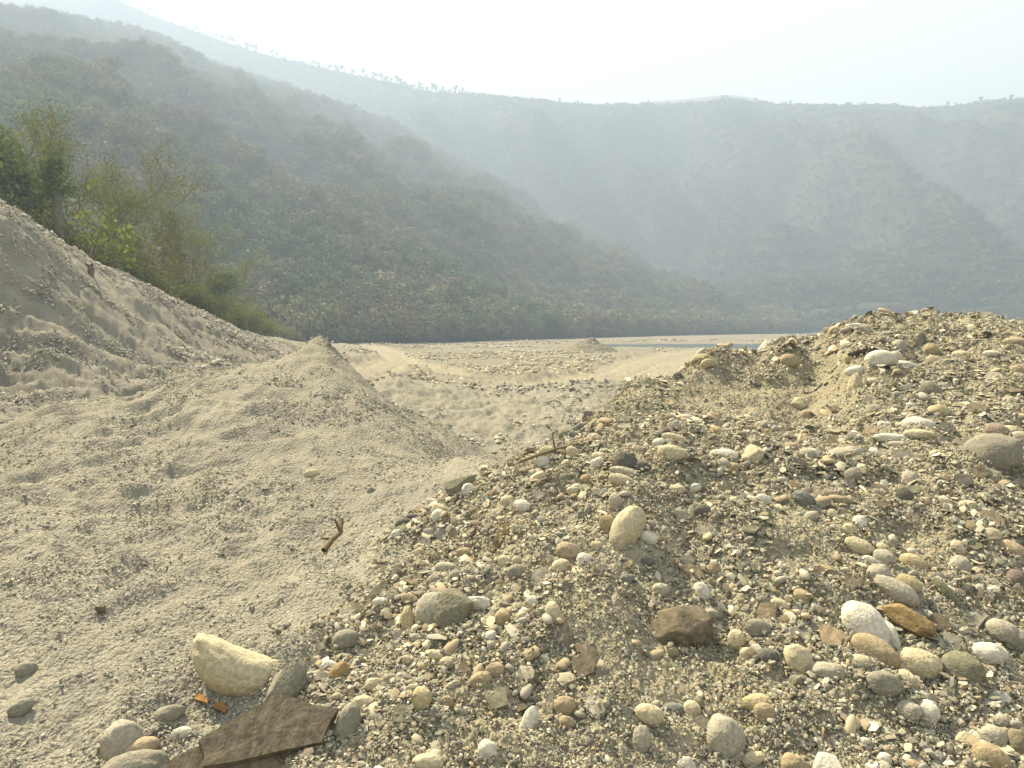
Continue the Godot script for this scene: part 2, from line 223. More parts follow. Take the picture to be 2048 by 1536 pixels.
# slate pieces: x, z, width, height, roll, colour, label, short reference
const SLATES := [
	[0.69, -3.02, 0.222, 0.155, 4, "brown", "big brown slate slab jutting out of the slope with a shaded face", "the brown slate overhang"],
	[1.61, -2.98, 0.203, 0.079, -27, "ochre", "ochre brown slate slab lying aslant beside the white egg", "the ochre slate slab"],
	[0.81, -3.29, 0.133, 0.071, -12, "brown", "thick brown slate wedge above the slate overhang", "the brown slate wedge"],
	[1.32, -3.19, 0.113, 0.048, 15, "brown", "", ""],
	[1.72, -2.88, 0.114, 0.052, -38, "pale grey", "pale slate blade with a dark edge, pointing down the slope", "the pale slate blade"],
	[1.25, -2.86, 0.123, 0.085, 0, "tan", "square brown block of slate under a small cream pebble", "the square slate block"],
	[0.44, -3.73, 0.143, 0.043, -10, "grey", "", ""],
	[0.28, -2.76, 0.112, 0.112, -40, "brown", "crumbling brown slate cluster low on the slope", "the crumbling slate"],
	[0.79, -3.37, 0.111, 0.041, 12, "grey", "", ""],
	[1.35, -3.73, 0.113, 0.059, 0, "brown", "", ""],
	[1.74, -3.86, 0.094, 0.100, -20, "dark grey", "", ""],
	[1.90, -3.87, 0.125, 0.085, 5, "grey", "", ""],
	[1.06, -3.04, 0.091, 0.066, -20, "tan", "", ""],
	[1.43, -3.11, 0.101, 0.058, 15, "brown", "", ""],
	[-0.62, -3.37, 0.073, 0.104, -35, "green grey", "", ""],
	[-0.59, -3.00, 0.100, 0.056, 5, "grey", "", ""],
	[-0.18, -2.78, 0.072, 0.076, -30, "brown", "", ""],
	[-0.55, -2.47, 0.097, 0.045, 40, "grey", "", ""],
	[-0.73, -2.80, 0.071, 0.038, 15, "grey", "", ""],
	[-1.27, -2.62, 0.141, 0.032, 15, "dark grey", "", ""],
	[-0.11, -4.18, 0.130, 0.048, 28, "pale grey", "pale slate plate lying flat by the lip of the hollow", "the pale lip plate"],
	[-0.17, -3.91, 0.139, 0.075, -5, "tan", "", ""],
	[-0.04, -3.61, 0.057, 0.129, -25, "ochre", "", ""],
	[2.78, -5.98, 0.217, 0.070, 14, "dark grey", "dark grey slate slab resting on the big white top cobble", "the dark top slab"],
	[3.02, -4.98, 0.159, 0.079, 0, "dark grey", "dark slate lump on the flank of the right mound", "the dark flank slate"],
	[3.33, -6.15, 0.085, 0.136, -20, "dark grey", "", ""],
]
# trees and shrubs on the bank: kind, x, z, height, spread, label
const TREES := [
	["round", -18.02, -27.00, 3.66, 2.69, "dense dark green round tree at the left edge above the bank"],
	["feathery", -20.38, -34.00, 6.51, 4.51, "tall thin tree with sparse feathery branches spreading sideways"],
	["ivy", -16.08, -27.00, 3.55, 1.07, "thick pale trunk topped by bright green creeper clumps"],
	["young", -13.58, -24.50, 2.20, 1.46, "young tree with bright lime green leaf clusters by the bank edge"],
	["young", -13.69, -26.00, 1.87, 1.04, "low lime green sapling just right of the lime leaved tree"],
	["twiggy", -18.50, -37.00, 5.57, 2.21, "tall twiggy tree with thin brown olive foliage"],
	["twiggy", -19.11, -40.00, 5.65, 2.12, "slender twiggy tree right of the tallest twiggy one"],
	["conifer", -20.45, -46.00, 5.93, 1.89, "dark drooping conifer rising behind the yellow leaved trees"],
	["gold", -15.79, -34.00, 3.22, 1.35, "small tree with golden yellow leaves below the conifer"],
	["gold", -16.79, -41.00, 4.26, 2.18, "golden leaved tree with a side branch near the round dark one"],
	["round", -19.32, -50.00, 4.26, 2.06, "dark green round tree at the low end of the tree line"],
	["twiggy", -20.41, -32.00, 3.51, 1.70, "twiggy tree between the dark round tree and the creeper trunk"],
	["twiggy", -17.66, -33.00, 3.35, 1.53, "thin twiggy tree behind the lime leaved young tree"],
	["twiggy", -18.89, -44.00, 4.24, 1.75, "small twiggy tree right under the conifer"],
	["twiggy", -17.35, -30.00, 4.25, 1.19, "slim pale stemmed tree right beside the creeper trunk"],
	["twiggy", -16.08, -31.00, 3.69, 1.23, "slim pale stemmed tree between lime sapling and tallest twiggy tree"],
	["twiggy", -18.23, -40.00, 5.12, 1.59, "slim tree standing just left of the conifer"],
	["twiggy", -19.79, -54.00, 4.08, 2.15, "slim airy tree right of the low round tree"],
	["twiggy", -19.63, -30.00, 4.11, 1.39, "airy tree rising beside the dark round tree"],
	["shrub", -16.60, -25.00, 1.22, 1.16, "brown olive leafy shrub at the left edge"],
	["shrub", -16.58, -26.00, 1.22, 1.21, "brown olive leafy shrub under the round dark tree"],
	["shrub", -16.50, -27.00, 1.24, 1.25, "brown olive leafy shrub under the feathery tree"],
	["shrub", -16.19, -28.00, 1.46, 1.30, "brown olive leafy shrub behind the creeper trunk"],
	["shrub", -15.81, -29.00, 1.51, 1.35, "brown olive leafy shrub behind the lime leaved tree"],
	["shrub", -15.46, -30.00, 1.46, 1.39, "brown olive leafy shrub under the low lime sapling"],
	["shrub", -16.57, -33.00, 1.86, 1.53, "brown olive leafy shrub under the tallest twiggy tree"],
	["shrub", -15.54, -32.00, 1.51, 1.49, "brown olive leafy shrub beside the slender twiggy tree"],
	["shrub", -15.37, -33.00, 1.50, 1.53, "brown olive leafy shrub under the small golden tree"],
	["shrub", -16.17, -36.00, 1.72, 1.67, "brown olive leafy shrub under the conifer"],
	["shrub", -16.57, -38.00, 1.58, 1.77, "brown olive leafy shrub right of the conifer"],
	["shrub", -15.52, -37.00, 1.42, 1.72, "brown olive leafy shrub below the golden side branch"],
	["shrub", -16.12, -40.00, 1.69, 1.86, "brown olive leafy shrub left of the round dark tree"],
	["shrub", -16.90, -43.00, 1.56, 2.00, "brown olive leafy shrub under the dark round tree"],
	["shrub", -17.32, -46.00, 1.61, 2.14, "brown olive leafy shrub right of the round dark tree"],
	["shrub", -16.13, -44.00, 1.22, 2.04, "brown olive leafy shrub on the bank crest past the round tree"],
	["shrub", -17.66, -50.00, 1.67, 2.32, "brown olive leafy shrub above the sand patch"],
	["shrub", -18.54, -54.00, 1.39, 2.51, "brown olive leafy shrub halfway down the low bank end"],
	["shrub", -19.15, -58.00, 1.40, 2.69, "brown olive leafy shrub near the low end of the bank"],
	["shrub", -20.28, -64.00, 1.41, 2.97, "brown olive leafy shrub above the small timber edge"],
	["shrub", -21.26, -70.00, 1.30, 3.25, "brown olive leafy shrub second from the far end of the bank"],
	["shrub", -22.39, -78.00, 1.03, 3.62, "brown olive leafy shrub last one at the far end of the bank"],
	["shrub", -20.18, -31.00, 2.06, 1.44, "brown olive leafy shrub behind the leftmost shrubs"],
	["shrub", -18.43, -33.00, 2.12, 1.53, "brown olive leafy shrub between creeper trunk and lime tree"],
	["shrub", -20.15, -56.00, 2.56, 2.60, "brown olive leafy shrub behind the crest shrubs"],
	["shrub", -19.98, -50.00, 2.54, 2.32, "brown olive leafy shrub behind the golden side branch"],
]

const COLOURS := {
	"white": Color(0.68, 0.66, 0.58), "cream": Color(0.57, 0.51, 0.365), "yellow": Color(0.51, 0.44, 0.28), "ochre": Color(0.36, 0.27, 0.14),
	"tan": Color(0.40, 0.33, 0.22), "peach": Color(0.44, 0.36, 0.26), "grey": Color(0.30, 0.285, 0.235), "pale grey": Color(0.43, 0.405, 0.335),
	"dark grey": Color(0.155, 0.15, 0.13), "blue grey": Color(0.21, 0.22, 0.20), "green grey": Color(0.24, 0.235, 0.17), "brown": Color(0.25, 0.215, 0.155),
	"pink": Color(0.38, 0.31, 0.26), "red brown": Color(0.15, 0.09, 0.06), "purple grey": Color(0.20, 0.16, 0.15)}

var rng := RandomNumberGenerator.new()
var noise := FastNoiseLite.new()
var cells := FastNoiseLite.new()
var tint := FastNoiseLite.new()
var mats := {}
var taken := {}

# ---------------------------------------------------------------- mesh helpers
class MB:
	var v := PackedVector3Array()
	var n := PackedVector3Array()
	var c := PackedColorArray()
	var i := PackedInt32Array()
	func tri(a: Vector3, b: Vector3, d: Vector3, col: Color) -> void:
		var k := v.size()
		var nn := (d - a).cross(b - a).normalized()
		v.append(a); v.append(b); v.append(d)
		for j in 3:
			n.append(nn); c.append(col); i.append(k + j)
	func leaf(at: Vector3, along: Vector3, side: Vector3, nn: Vector3, col: Color) -> void:
		var k := v.size()
		v.append(at - along); v.append(at + side); v.append(at + along); v.append(at - side)
		for j in 4:
			n.append(nn); c.append(col)
		i.append(k); i.append(k + 1); i.append(k + 2); i.append(k); i.append(k + 2); i.append(k + 3)
	func tube(a: Vector3, b: Vector3, ra: float, rb: float, sides: int, col: Color) -> void:
		var d := (b - a).normalized()
		var s := d.cross(Vector3(0.31, 0.2, 0.93)).normalized()
		var t := d.cross(s)
		var k := v.size()
		for j in sides:
			var w := TAU * j / sides
			var o := s * cos(w) + t * sin(w)
			v.append(a + o * ra); v.append(b + o * rb)
			n.append(o); n.append(o); c.append(col); c.append(col)
		for j in sides:
			var p := k + 2 * j
			var q := k + 2 * ((j + 1) % sides)
			i.append(p); i.append(p + 1); i.append(q); i.append(q); i.append(p + 1); i.append(q + 1)
	func mesh(smooth := true) -> ArrayMesh:
		var a := []
		a.resize(Mesh.ARRAY_MAX)
		a[Mesh.ARRAY_VERTEX] = v
		if smooth: a[Mesh.ARRAY_NORMAL] = n
		if c.size() == v.size(): a[Mesh.ARRAY_COLOR] = c
		a[Mesh.ARRAY_INDEX] = i
		var m := ArrayMesh.new()
		m.add_surface_from_arrays(Mesh.PRIMITIVE_TRIANGLES, a)
		return m
	func smooth_normals() -> void:
		n = PackedVector3Array()
		n.resize(v.size())
		for k in range(0, i.size(), 3):
			var f := (v[i[k + 2]] - v[i[k]]).cross(v[i[k + 1]] - v[i[k]])
			for j in 3: n[i[k + j]] += f
		for k in n.size(): n[k] = n[k].normalized()

func numbered(called: String) -> String:
	var k: int = taken.get(called, 0)
	taken[called] = k + 1
	return called if k == 0 else "%s_%03d" % [called, k]

func put(called: String, m: Mesh, mat: Material, parent: Node = self) -> MeshInstance3D:
	var o := MeshInstance3D.new()
	o.mesh = m
	o.material_override = mat
	o.name = numbered(called) if parent == self else called
	parent.add_child(o, true)
	return o

func base(called: String, at: Vector3) -> Node3D:
	var o := Node3D.new()
	o.name = numbered(called)
	add_child(o)
	o.position = at
	return o

func tag(o: Node, label: String, category := "", group := "", kind := "") -> void:
	o.set_meta("label", label)
	if category: o.set_meta("category", category)
	if group: o.set_meta("group", group)
	if kind: o.set_meta("kind", kind)

func lin(c: Color) -> Color:
	return c.linear_to_srgb()

func noise_texture(seed_: int, freq: float, octaves: int, size: int, low: Color, high: Color, type := FastNoiseLite.TYPE_SIMPLEX_SMOOTH) -> NoiseTexture2D:
	var f := FastNoiseLite.new()
	f.seed = seed_; f.frequency = freq; f.noise_type = type
	f.fractal_octaves = octaves
	if type == FastNoiseLite.TYPE_CELLULAR:
		f.cellular_return_type = FastNoiseLite.RETURN_DISTANCE
	var t := NoiseTexture2D.new()
	t.width = size; t.height = size; t.seamless = true; t.noise = f
	var ramp := Gradient.new()
	ramp.set_color(0, low); ramp.set_color(1, high)
	t.color_ramp = ramp
	return t

func make_materials() -> void:
	var grey0 := Color(0.72, 0.72, 0.70)
	var speck := noise_texture(3, 0.06, 4, 1024, Color(0.62, 0.61, 0.58), Color(1.0, 1.0, 1.0))
	var relief := noise_texture(5, 0.035, 5, 1024, Color.BLACK, Color.WHITE)
	var coarse := noise_texture(8, 0.02, 3, 512, Color(0.74, 0.73, 0.71), Color.WHITE)
	var sand := StandardMaterial3D.new()
	sand.vertex_color_use_as_albedo = true
	sand.albedo_texture = speck
	sand.roughness = 1.0
	sand.metallic_specular = 0.2
	sand.uv1_triplanar = true; sand.uv1_world_triplanar = true
	sand.uv1_scale = Vector3.ONE * 0.9
	sand.heightmap_enabled = true; sand.heightmap_texture = relief; sand.heightmap_scale = 2.2
	mats.sand = sand
	var far := StandardMaterial3D.new()
	far.vertex_color_use_as_albedo = true
	far.albedo_texture = coarse
	far.uv1_triplanar = true; far.uv1_world_triplanar = true
	far.uv1_scale = Vector3.ONE * 0.03
	far.roughness = 1.0; far.metallic_specular = 0.1
	mats.hill = far
	var mottled := noise_texture(21, 0.014, 5, 1024, Color(0.72, 0.71, 0.67), Color(1.0, 1.0, 1.0))
	var pits := noise_texture(22, 0.05, 3, 512, Color.BLACK, Color.WHITE)
	for k in COLOURS:
		var m := StandardMaterial3D.new()
		m.albedo_color = lin(COLOURS[k])
		m.albedo_texture = mottled
		m.uv1_triplanar = true
		m.uv1_world_triplanar = true
		m.uv1_scale = Vector3.ONE * 3.0
		m.roughness = 0.88; m.metallic_specular = 0.3
		m.heightmap_enabled = true; m.heightmap_texture = pits; m.heightmap_scale = 0.35
		mats[k] = m
	var scaly := noise_texture(33, 0.02, 5, 512, Color(0.55, 0.54, 0.52), Color.WHITE)
	for k in ["brown", "grey", "dark grey", "ochre", "tan", "green grey", "pale grey"]:
		var m := StandardMaterial3D.new()
		m.albedo_color = lin(COLOURS[k])
		m.albedo_texture = scaly
		m.uv1_triplanar = true
		m.uv1_world_triplanar = true
		m.uv1_scale = Vector3.ONE * 2.5
		m.roughness = 0.9; m.metallic_specular = 0.25
		m.heightmap_enabled = true; m.heightmap_texture = pits; m.heightmap_scale = 0.25
		mats["slate " + k] = m
	var loose := StandardMaterial3D.new()
	loose.vertex_color_use_as_albedo = true
	loose.roughness = 0.95; loose.metallic_specular = 0.25
	mats.loose = loose
	var wood := StandardMaterial3D.new()
	wood.vertex_color_use_as_albedo = true
	wood.roughness = 0.95; wood.metallic_specular = 0.2
	wood.albedo_texture = speck; wood.uv1_triplanar = true; wood.uv1_scale = Vector3(3, 0.6, 3)
	mats.wood = wood
	var leaf := StandardMaterial3D.new()
	leaf.vertex_color_use_as_albedo = true
	leaf.roughness = 0.9; leaf.metallic_specular = 0.1
	leaf.cull_mode = BaseMaterial3D.CULL_DISABLED
	leaf.backlight_enabled = true; leaf.backlight = Color(0.6, 0.65, 0.38)
	mats.leaf = leaf
	var fl: StandardMaterial3D = leaf.duplicate()
	fl.backlight = Color(0.35, 0.4, 0.25); fl.roughness = 0.9; fl.metallic_specular = 0.1
	mats.far_leaf = fl
	var water := StandardMaterial3D.new()
	water.albedo_color = lin(Color(0.03, 0.045, 0.04))
	water.roughness = 0.3
	water.normal_enabled = true
	var wn := FastNoiseLite.new()
	wn.seed = 4; wn.frequency = 0.02
	var wt := NoiseTexture2D.new()
	wt.width = 256; wt.height = 256; wt.seamless = true; wt.as_normal_map = true; wt.bump_strength = 1.0; wt.noise = wn
	water.normal_texture = wt; water.normal_scale = 0.12
	water.uv1_triplanar = true; water.uv1_world_triplanar = true; water.uv1_scale = Vector3.ONE * 0.4
	mats.water = water

# ---------------------------------------------------------------- ground
const AZ_STEP := 0.095
const AZ_FINE := 42.0
const LN0 := -0.6931
var az_cols := PackedFloat32Array()
var ln_rows := PackedFloat32Array()
var grid_h := PackedFloat32Array()
var grid_x := PackedFloat32Array()
var grid_z := PackedFloat32Array()
var fine_from := 0
var ncol := 0
var nrow := 0

func gravel_edge(r: float) -> float:
	for k in GRAVEL_EDGE.size() - 1:
		if r < GRAVEL_EDGE[k + 1][0]:
			var t := clampf((r - GRAVEL_EDGE[k][0]) / (GRAVEL_EDGE[k + 1][0] - GRAVEL_EDGE[k][0]), 0.0, 1.0)
			return lerpf(GRAVEL_EDGE[k][1], GRAVEL_EDGE[k + 1][1], t)
	return GRAVEL_EDGE[GRAVEL_EDGE.size() - 1][1]

var edge_table := PackedFloat32Array()
func gravel_at(x: float, z: float, r: float, az: float) -> float:
	if r > 11.0: return 0.0
	var a: float = az - edge_table[int(r * 20.0)] + 0.11 * noise.get_noise_2d(x * 90.0, z * 90.0)
	return smoothstep(-0.06, 0.05, a) * smoothstep(10.8, 9.2, r)

# bare earth on the mound: x, z, half width across, half width along, turn
const BARE := [[1.89, -5.96, 0.85, 0.55, 0.00], [1.27, -3.52, 0.10, 0.50, 0.10], [0.59, -2.83, 0.30, 0.12, 0.30], [0.36, -2.96, 0.25, 0.12, 0.00], [2.65, -6.45, 0.30, 0.25, 0.00], [1.93, -3.45, 0.25, 0.12, 0.00], [-0.04, -2.51, 0.20, 0.10, 0.00]]
func bare_at(x: float, z: float) -> float:
	var out := 0.0
	for b in BARE:
		var d := Vector2(x - b[0], z - b[1]).rotated(b[4])
		out = maxf(out, smoothstep(1.25, 0.7, sqrt((d.x / b[2]) ** 2 + (d.y / b[3]) ** 2) + 0.5 * noise.get_noise_2d(x * 150.0, z * 150.0)))
	return out

func track_at(x: float, z: float) -> Vector2:   # distance to the nearest track, how wide it is
	var best := 1e9
	var width := 1.0
	for t in TRACKS:
		var pts: Array = t[1]
		for k in pts.size() - 1:
			var a := Vector2(pts[k][0], pts[k][1])
			var b := Vector2(pts[k + 1][0], pts[k + 1][1])
			var p := Vector2(x, z)
			var d := b - a
			var s := clampf((p - a).dot(d) / d.length_squared(), 0.0, 1.0)
			var q := p.distance_to(a + d * s)
			if q / t[0] < best / width:
				best = q; width = t[0]
	return Vector2(best, width)

func solve_ground() -> PackedFloat32Array:
	var n := GROUND_POINTS.size()
	var qa := PackedFloat32Array(); var ql := PackedFloat32Array()
	for p in GROUND_POINTS:
		qa.append(atan2(p[0], -p[2]) * 2.2); ql.append(log(sqrt(p[0] * p[0] + p[2] * p[2])))
	var m := n + 1
	var rows := []
	for i in n:
		var row := PackedFloat64Array()
		row.resize(m + 1)
		for j in n:
			row[j] = sqrt((qa[i] - qa[j]) ** 2 + (ql[i] - ql[j]) ** 2 + 0.0009)
		row[n] = 1.0; row[m] = GROUND_POINTS[i][1]
		rows.append(row)
	var last := PackedFloat64Array()
	last.resize(m + 1); last.fill(1.0); last[n] = 0.0; last[m] = 0.0
	rows.append(last)
	for k in m:
		var piv := k
		for i in range(k + 1, m):
			if absf(rows[i][k]) > absf(rows[piv][k]): piv = i
		var tmp: PackedFloat64Array = rows[k]
		rows[k] = rows[piv]; rows[piv] = tmp
		var rk: PackedFloat64Array = rows[k]
		for i in range(k + 1, m):
			var ri: PackedFloat64Array = rows[i]
			var f := ri[k] / rk[k]
			if f == 0.0: continue
			for j in range(k, m + 1): ri[j] -= f * rk[j]
			rows[i] = ri
	var w := PackedFloat64Array(); w.resize(m)
	for k in range(m - 1, -1, -1):
		var rk: PackedFloat64Array = rows[k]
		var s := rk[m]
		for j in range(k + 1, m): s -= rk[j] * w[j]
		w[k] = s / rk[k]
	# coarse grid: bearing -80..80 by 1 degree, 116 rings
	var out := PackedFloat32Array()
	for ir in 117:
		var l := LN0 + 0.06 * ir
		for ia in 161:
			var a := deg_to_rad(ia - 80.0) * 2.2
			var h := w[n]
			for k in n:
				var da := a - qa[k]
				var dl := l - ql[k]
				h += w[k] * sqrt(da * da + dl * dl + 0.0009)
			out.append(h)
	return out

func crom(a: float, b: float, c: float, d: float, t: float) -> float:
	return b + 0.5 * t * (c - a + t * (2.0 * a - 5.0 * b + 4.0 * c - d + t * (3.0 * (b - c) + d - a)))

func make_ground() -> void:
	for k in 220: edge_table.append(gravel_edge(k / 20.0 + 0.025))
	edge_table.append(edge_table[219])
	var coarse := solve_ground()
	var a := -180.0
	while a < -80.0: az_cols.append(a); a += 4.0
	a = -80.0
	while a < -AZ_FINE - 0.01: az_cols.append(a); a += 0.5
	fine_from = az_cols.size()
	var nf := int(round(2.0 * AZ_FINE / AZ_STEP))
	for k in nf + 1: az_cols.append(-AZ_FINE + k * 2.0 * AZ_FINE / nf)
	a = AZ_FINE + 0.5
	while a < 80.01: az_cols.append(a); a += 0.5
	a = 84.0
	while a < 180.01: az_cols.append(a); a += 4.0
	ncol = az_cols.size()
	# rings: closely set from 1.6 m to 14 m
	var l := LN0
	while l < 6.15:
		ln_rows.append(l)
		l += 0.03 if l < 0.47 else (0.0052 if l < 2.64 else (0.006 if l < 3.4 else (0.012 if l < 4.0 else 0.02)))
	nrow = ln_rows.size()
	print("grid ", ncol, " x ", nrow)
	var tmp := PackedFloat32Array()   # coarse rings at every fine column
	for ir in 117:
		for ic in ncol:
			var q := clampf(az_cols[ic] + 80.0, 0.0, 160.0)
			var k := mini(int(q), 159)
			var o := ir * 161
			tmp.append(crom(coarse[o + maxi(k - 1, 0)], coarse[o + k], coarse[o + k + 1], coarse[o + mini(k + 2, 160)], q - k))
	var n := nrow * ncol
	grid_h.resize(n); grid_x.resize(n); grid_z.resize(n)
	var cols := PackedColorArray(); cols.resize(n)
	var region := PackedByteArray(); region.resize(n)
	var sa := PackedFloat32Array(); var ca := PackedFloat32Array()
	for ic in ncol:
		sa.append(sin(deg_to_rad(az_cols[ic]))); ca.append(cos(deg_to_rad(az_cols[ic])))
	var sand_c := Color(0.395, 0.38, 0.32)
	var sand_d := Color(0.325, 0.313, 0.268)
	var earth_c := Color(0.41, 0.385, 0.29)
	var earth_d := Color(0.33, 0.31, 0.235)
	var plain_c := Color(0.375, 0.352, 0.275)
	var plain_d := Color(0.29, 0.273, 0.218)
	var track_c := Color(0.45, 0.41, 0.31)
	var bank_c := Color(0.40, 0.382, 0.325)
	var bank_d := Color(0.30, 0.285, 0.24)
	for ir in nrow:
		var ln := ln_rows[ir]
		var r := exp(ln)
		var qr := (ln - LN0) / 0.06
		var kr := mini(int(qr), 115)
		var tr := qr - kr
		var r0 := maxi(kr - 1, 0) * ncol; var r1 := kr * ncol; var r2 := (kr + 1) * ncol; var r3 := mini(kr + 2, 116) * ncol
		var near := smoothstep(40.0, 8.0, r)
		for ic in ncol:
			var x := sa[ic] * r
			var z := -ca[ic] * r
			var az := deg_to_rad(az_cols[ic])
			var h := crom(tmp[r0 + ic], tmp[r1 + ic], tmp[r2 + ic], tmp[r3 + ic], tr)
			var g := gravel_at(x, z, r, az)
			var n1 := noise.get_noise_2d(x * 50.0, z * 50.0)
			var n2 := noise.get_noise_2d(x * 240.0 + 70.0, z * 240.0)
			var bank := 0.0
			var col: Color
			var k := ir * ncol + ic
			var reg := 0
			if r < 11.0:
				var n3 := noise.get_noise_2d(x * 1000.0, z * 1000.0 + 40.0)
				var c1 := cells.get_noise_2d(x * 9.0, z * 9.0)
				var c2 := cells.get_noise_2d(x * 33.0 + 9.0, z * 33.0)
				var rough := clampf(0.5 + 1.6 * noise.get_noise_2d(x * 70.0 - 30.0, z * 70.0 + 11.0), 0.0, 1.0)
				var slump := 1.0 - absf(noise.get_noise_2d(x * 75.0 + 400.0, z * 120.0)) * 3.0
				h += 0.07 * n1 + lerpf(0.04, 0.06, g) * n2
				h += (1.0 - g) * smoothstep(-0.12, -0.42, az) * smoothstep(3.0, 5.0, r) * 0.07 * maxf(slump, -0.6)
				h += g * 0.03 * maxf(slump, -0.8)
				h += lerpf(0.014, 0.020, g) * n3 * lerpf(0.5, 1.0, rough)
				# clods of damp sand: raised cells with steep sides
				var clod := smoothstep(-0.62, -0.92, c1) * rough
				h += lerpf(0.03, 0.035, g) * clod
				h += lerpf(0.007, 0.012, g) * smoothstep(-0.55, -0.95, c2)
				var cm := clampf(0.5 + 1.1 * tint.get_noise_2d(x * 40.0, z * 40.0) + 0.9 * tint.get_noise_2d(x * 300.0, z * 300.0), 0.0, 1.0)
				col = sand_d.lerp(sand_c, cm).lerp(earth_d.lerp(earth_c, cm), g)
				if g > 0.3: col = col.lerp(Color(0.39, 0.36, 0.265), 0.75 * bare_at(x, z))
				reg = 2 if g > 0.5 else 1
			else:
				var n4 := noise.get_noise_2d(x * 11.0, z * 11.0)
				bank = smoothstep(-4.0, -5.5, x) * smoothstep(0.7, 1.1, h) * smoothstep(75.0, 60.0, r) * smoothstep(12.0, 14.0, r)
				var rill := noise.get_noise_2d(x * 16.0 + z * 6.0, z * 95.0 - x * 40.0)
				var rill2 := noise.get_noise_2d(x * 50.0 + 300.0, z * 260.0 - x * 110.0)
				var mid := smoothstep(70.0, 25.0, r)
				var ridge := 1.0 - absf(noise.get_noise_2d(x * 13.0, z * 90.0 + x * 25.0)) * 3.2
				var fine := noise.get_noise_2d(x * 420.0, z * 420.0 + 90.0)
				var scarp := smoothstep(0.02, 0.06, noise.get_noise_2d(x * 30.0 + 50.0, z * 45.0))
				h += bank * (0.10 * rill + 0.11 * maxf(ridge, -0.5) * clampf(0.5 + 2.2 * n4, 0.0, 1.3) + 0.12 * scarp + 0.08 * n1 + 0.04 * n2 + 0.06 * fine)
				h += (1.0 - bank) * (lerpf(0.05, 0.16, mid) * n1 + lerpf(0.02, 0.09, mid) * n2 + mid * 0.04 * fine)
				h += mid * 0.045 * smoothstep(-0.6, -0.92, cells.get_noise_2d(x * 3.2, z * 3.2)) * clampf(0.5 + 2.5 * n4, 0.0, 1.0)
				var cm := clampf(0.5 + 0.9 * tint.get_noise_2d(x * 10.0, z * 10.0) + 0.9 * tint.get_noise_2d(x * 110.0, z * 110.0), 0.0, 1.0)
				col = sand_d.lerp(sand_c, cm).lerp(plain_d.lerp(plain_c, cm), smoothstep(22.0, 36.0, r)).lerp(bank_d.lerp(bank_c, cm), bank)
				reg = 3 if bank > 0.5 else 0
				if bank < 0.5 and r > 16.0 and r < 260.0 and absf(az_cols[ic]) < 60.0:
					h += 0.10 * n4 * smoothstep(200.0, 60.0, r)
					var t := track_at(x, z)
					var e := t.x / t.y
					if e < 1.6:
						var on := smoothstep(1.25, 0.75, e + 0.25 * n1)
						col = col.lerp(track_c.lerp(plain_c, 0.4 * cm), on)
						h += -0.16 * on + 0.14 * smoothstep(0.7, 1.1, e) * smoothstep(1.6, 1.15, e) * (0.6 + n1)
						h -= 0.07 * smoothstep(0.2, 0.0, absf(e - 0.5)) * on
					# the river's channel
					var rv := smoothstep(11.0, 8.0, absf(-z - 99.0 - 0.05 * (x - 20.0) - 4.0 * n4)) * smoothstep(8.0, 14.0, x)
					h -= 0.6 * rv
			grid_x[k] = x; grid_z[k] = z
			grid_h[k] = h
			cols[k] = col
			region[k] = reg
	# local humps and hollows round half-buried rocks: x, z, radius, amount
	for b in [[-0.945, -3.045, 0.200, 0.070], [-1.145, -2.775, 0.120, -0.050]]:
		for k in n:
			var dx: float = grid_x[k] - b[0]
			var dz: float = grid_z[k] - b[1]
			var d2 := dx * dx + dz * dz
			if d2 < 6.0 * b[2] * b[2]:
				grid_h[k] += b[3] * exp(-d2 / (b[2] * b[2]))
	print("heights ", Time.get_ticks_msec())
	# smooth normals over the whole sheet
	var nor := PackedVector3Array(); nor.resize(n)
	for ir in nrow:
		var ra := maxi(ir - 1, 0) * ncol
		var rb := mini(ir + 1, nrow - 1) * ncol
		for ic in ncol:
			var ia := ic - 1 if ic > 0 else 0
			var ib := ic + 1 if ic < ncol - 1 else ncol - 1
			var o := ir * ncol
			var du := Vector3(grid_x[o + ib] - grid_x[o + ia], grid_h[o + ib] - grid_h[o + ia], grid_z[o + ib] - grid_z[o + ia])
			var dv := Vector3(grid_x[rb + ic] - grid_x[ra + ic], grid_h[rb + ic] - grid_h[ra + ic], grid_z[rb + ic] - grid_z[ra + ic])
			nor[o + ic] = du.cross(dv).normalized()
	var names := ["ground", "sand_mound", "gravel_mound", "sand_bank"]
	var labels := ["flat dusty river bed of sand and cobbles with vehicle tracks", "grey mound of damp sand with a rounded peak beside the pebble slope", "large mound of river pebbles, slate chips and earth in front", "high eroded bank of grey sand below the trees"]
	for reg in 4:
		var b := MB.new()
		var remap := PackedInt32Array(); remap.resize(n); remap.fill(-1)
		for ir in nrow - 1:
			for ic in ncol - 1:
				var k := ir * ncol + ic
				if region[k] != reg: continue
				var q := [k, k + 1, k + ncol, k + ncol + 1]
				for j in 4:
					var p: int = q[j]
					if remap[p] < 0:
						remap[p] = b.v.size()
						b.v.append(Vector3(grid_x[p], grid_h[p], grid_z[p]))
						b.n.append(nor[p]); b.c.append(cols[p])
					q[j] = remap[p]
				b.i.append(q[0]); b.i.append(q[2]); b.i.append(q[1]); b.i.append(q[1]); b.i.append(q[2]); b.i.append(q[3])
		var o := put(names[reg], b.mesh(), mats.sand)
		tag(o, labels[reg], "", "", "structure")
	print("ground ", Time.get_ticks_msec())

func row_of(ln: float) -> float:
	# rings are in ascending order: binary search
	var a := 0
	var b := nrow - 1
	while b - a > 1:
		var m := (a + b) >> 1
		if ln_rows[m] <= ln: a = m
		else: b = m
	return a + clampf((ln - ln_rows[a]) / (ln_rows[b] - ln_rows[a]), 0.0, 1.0)

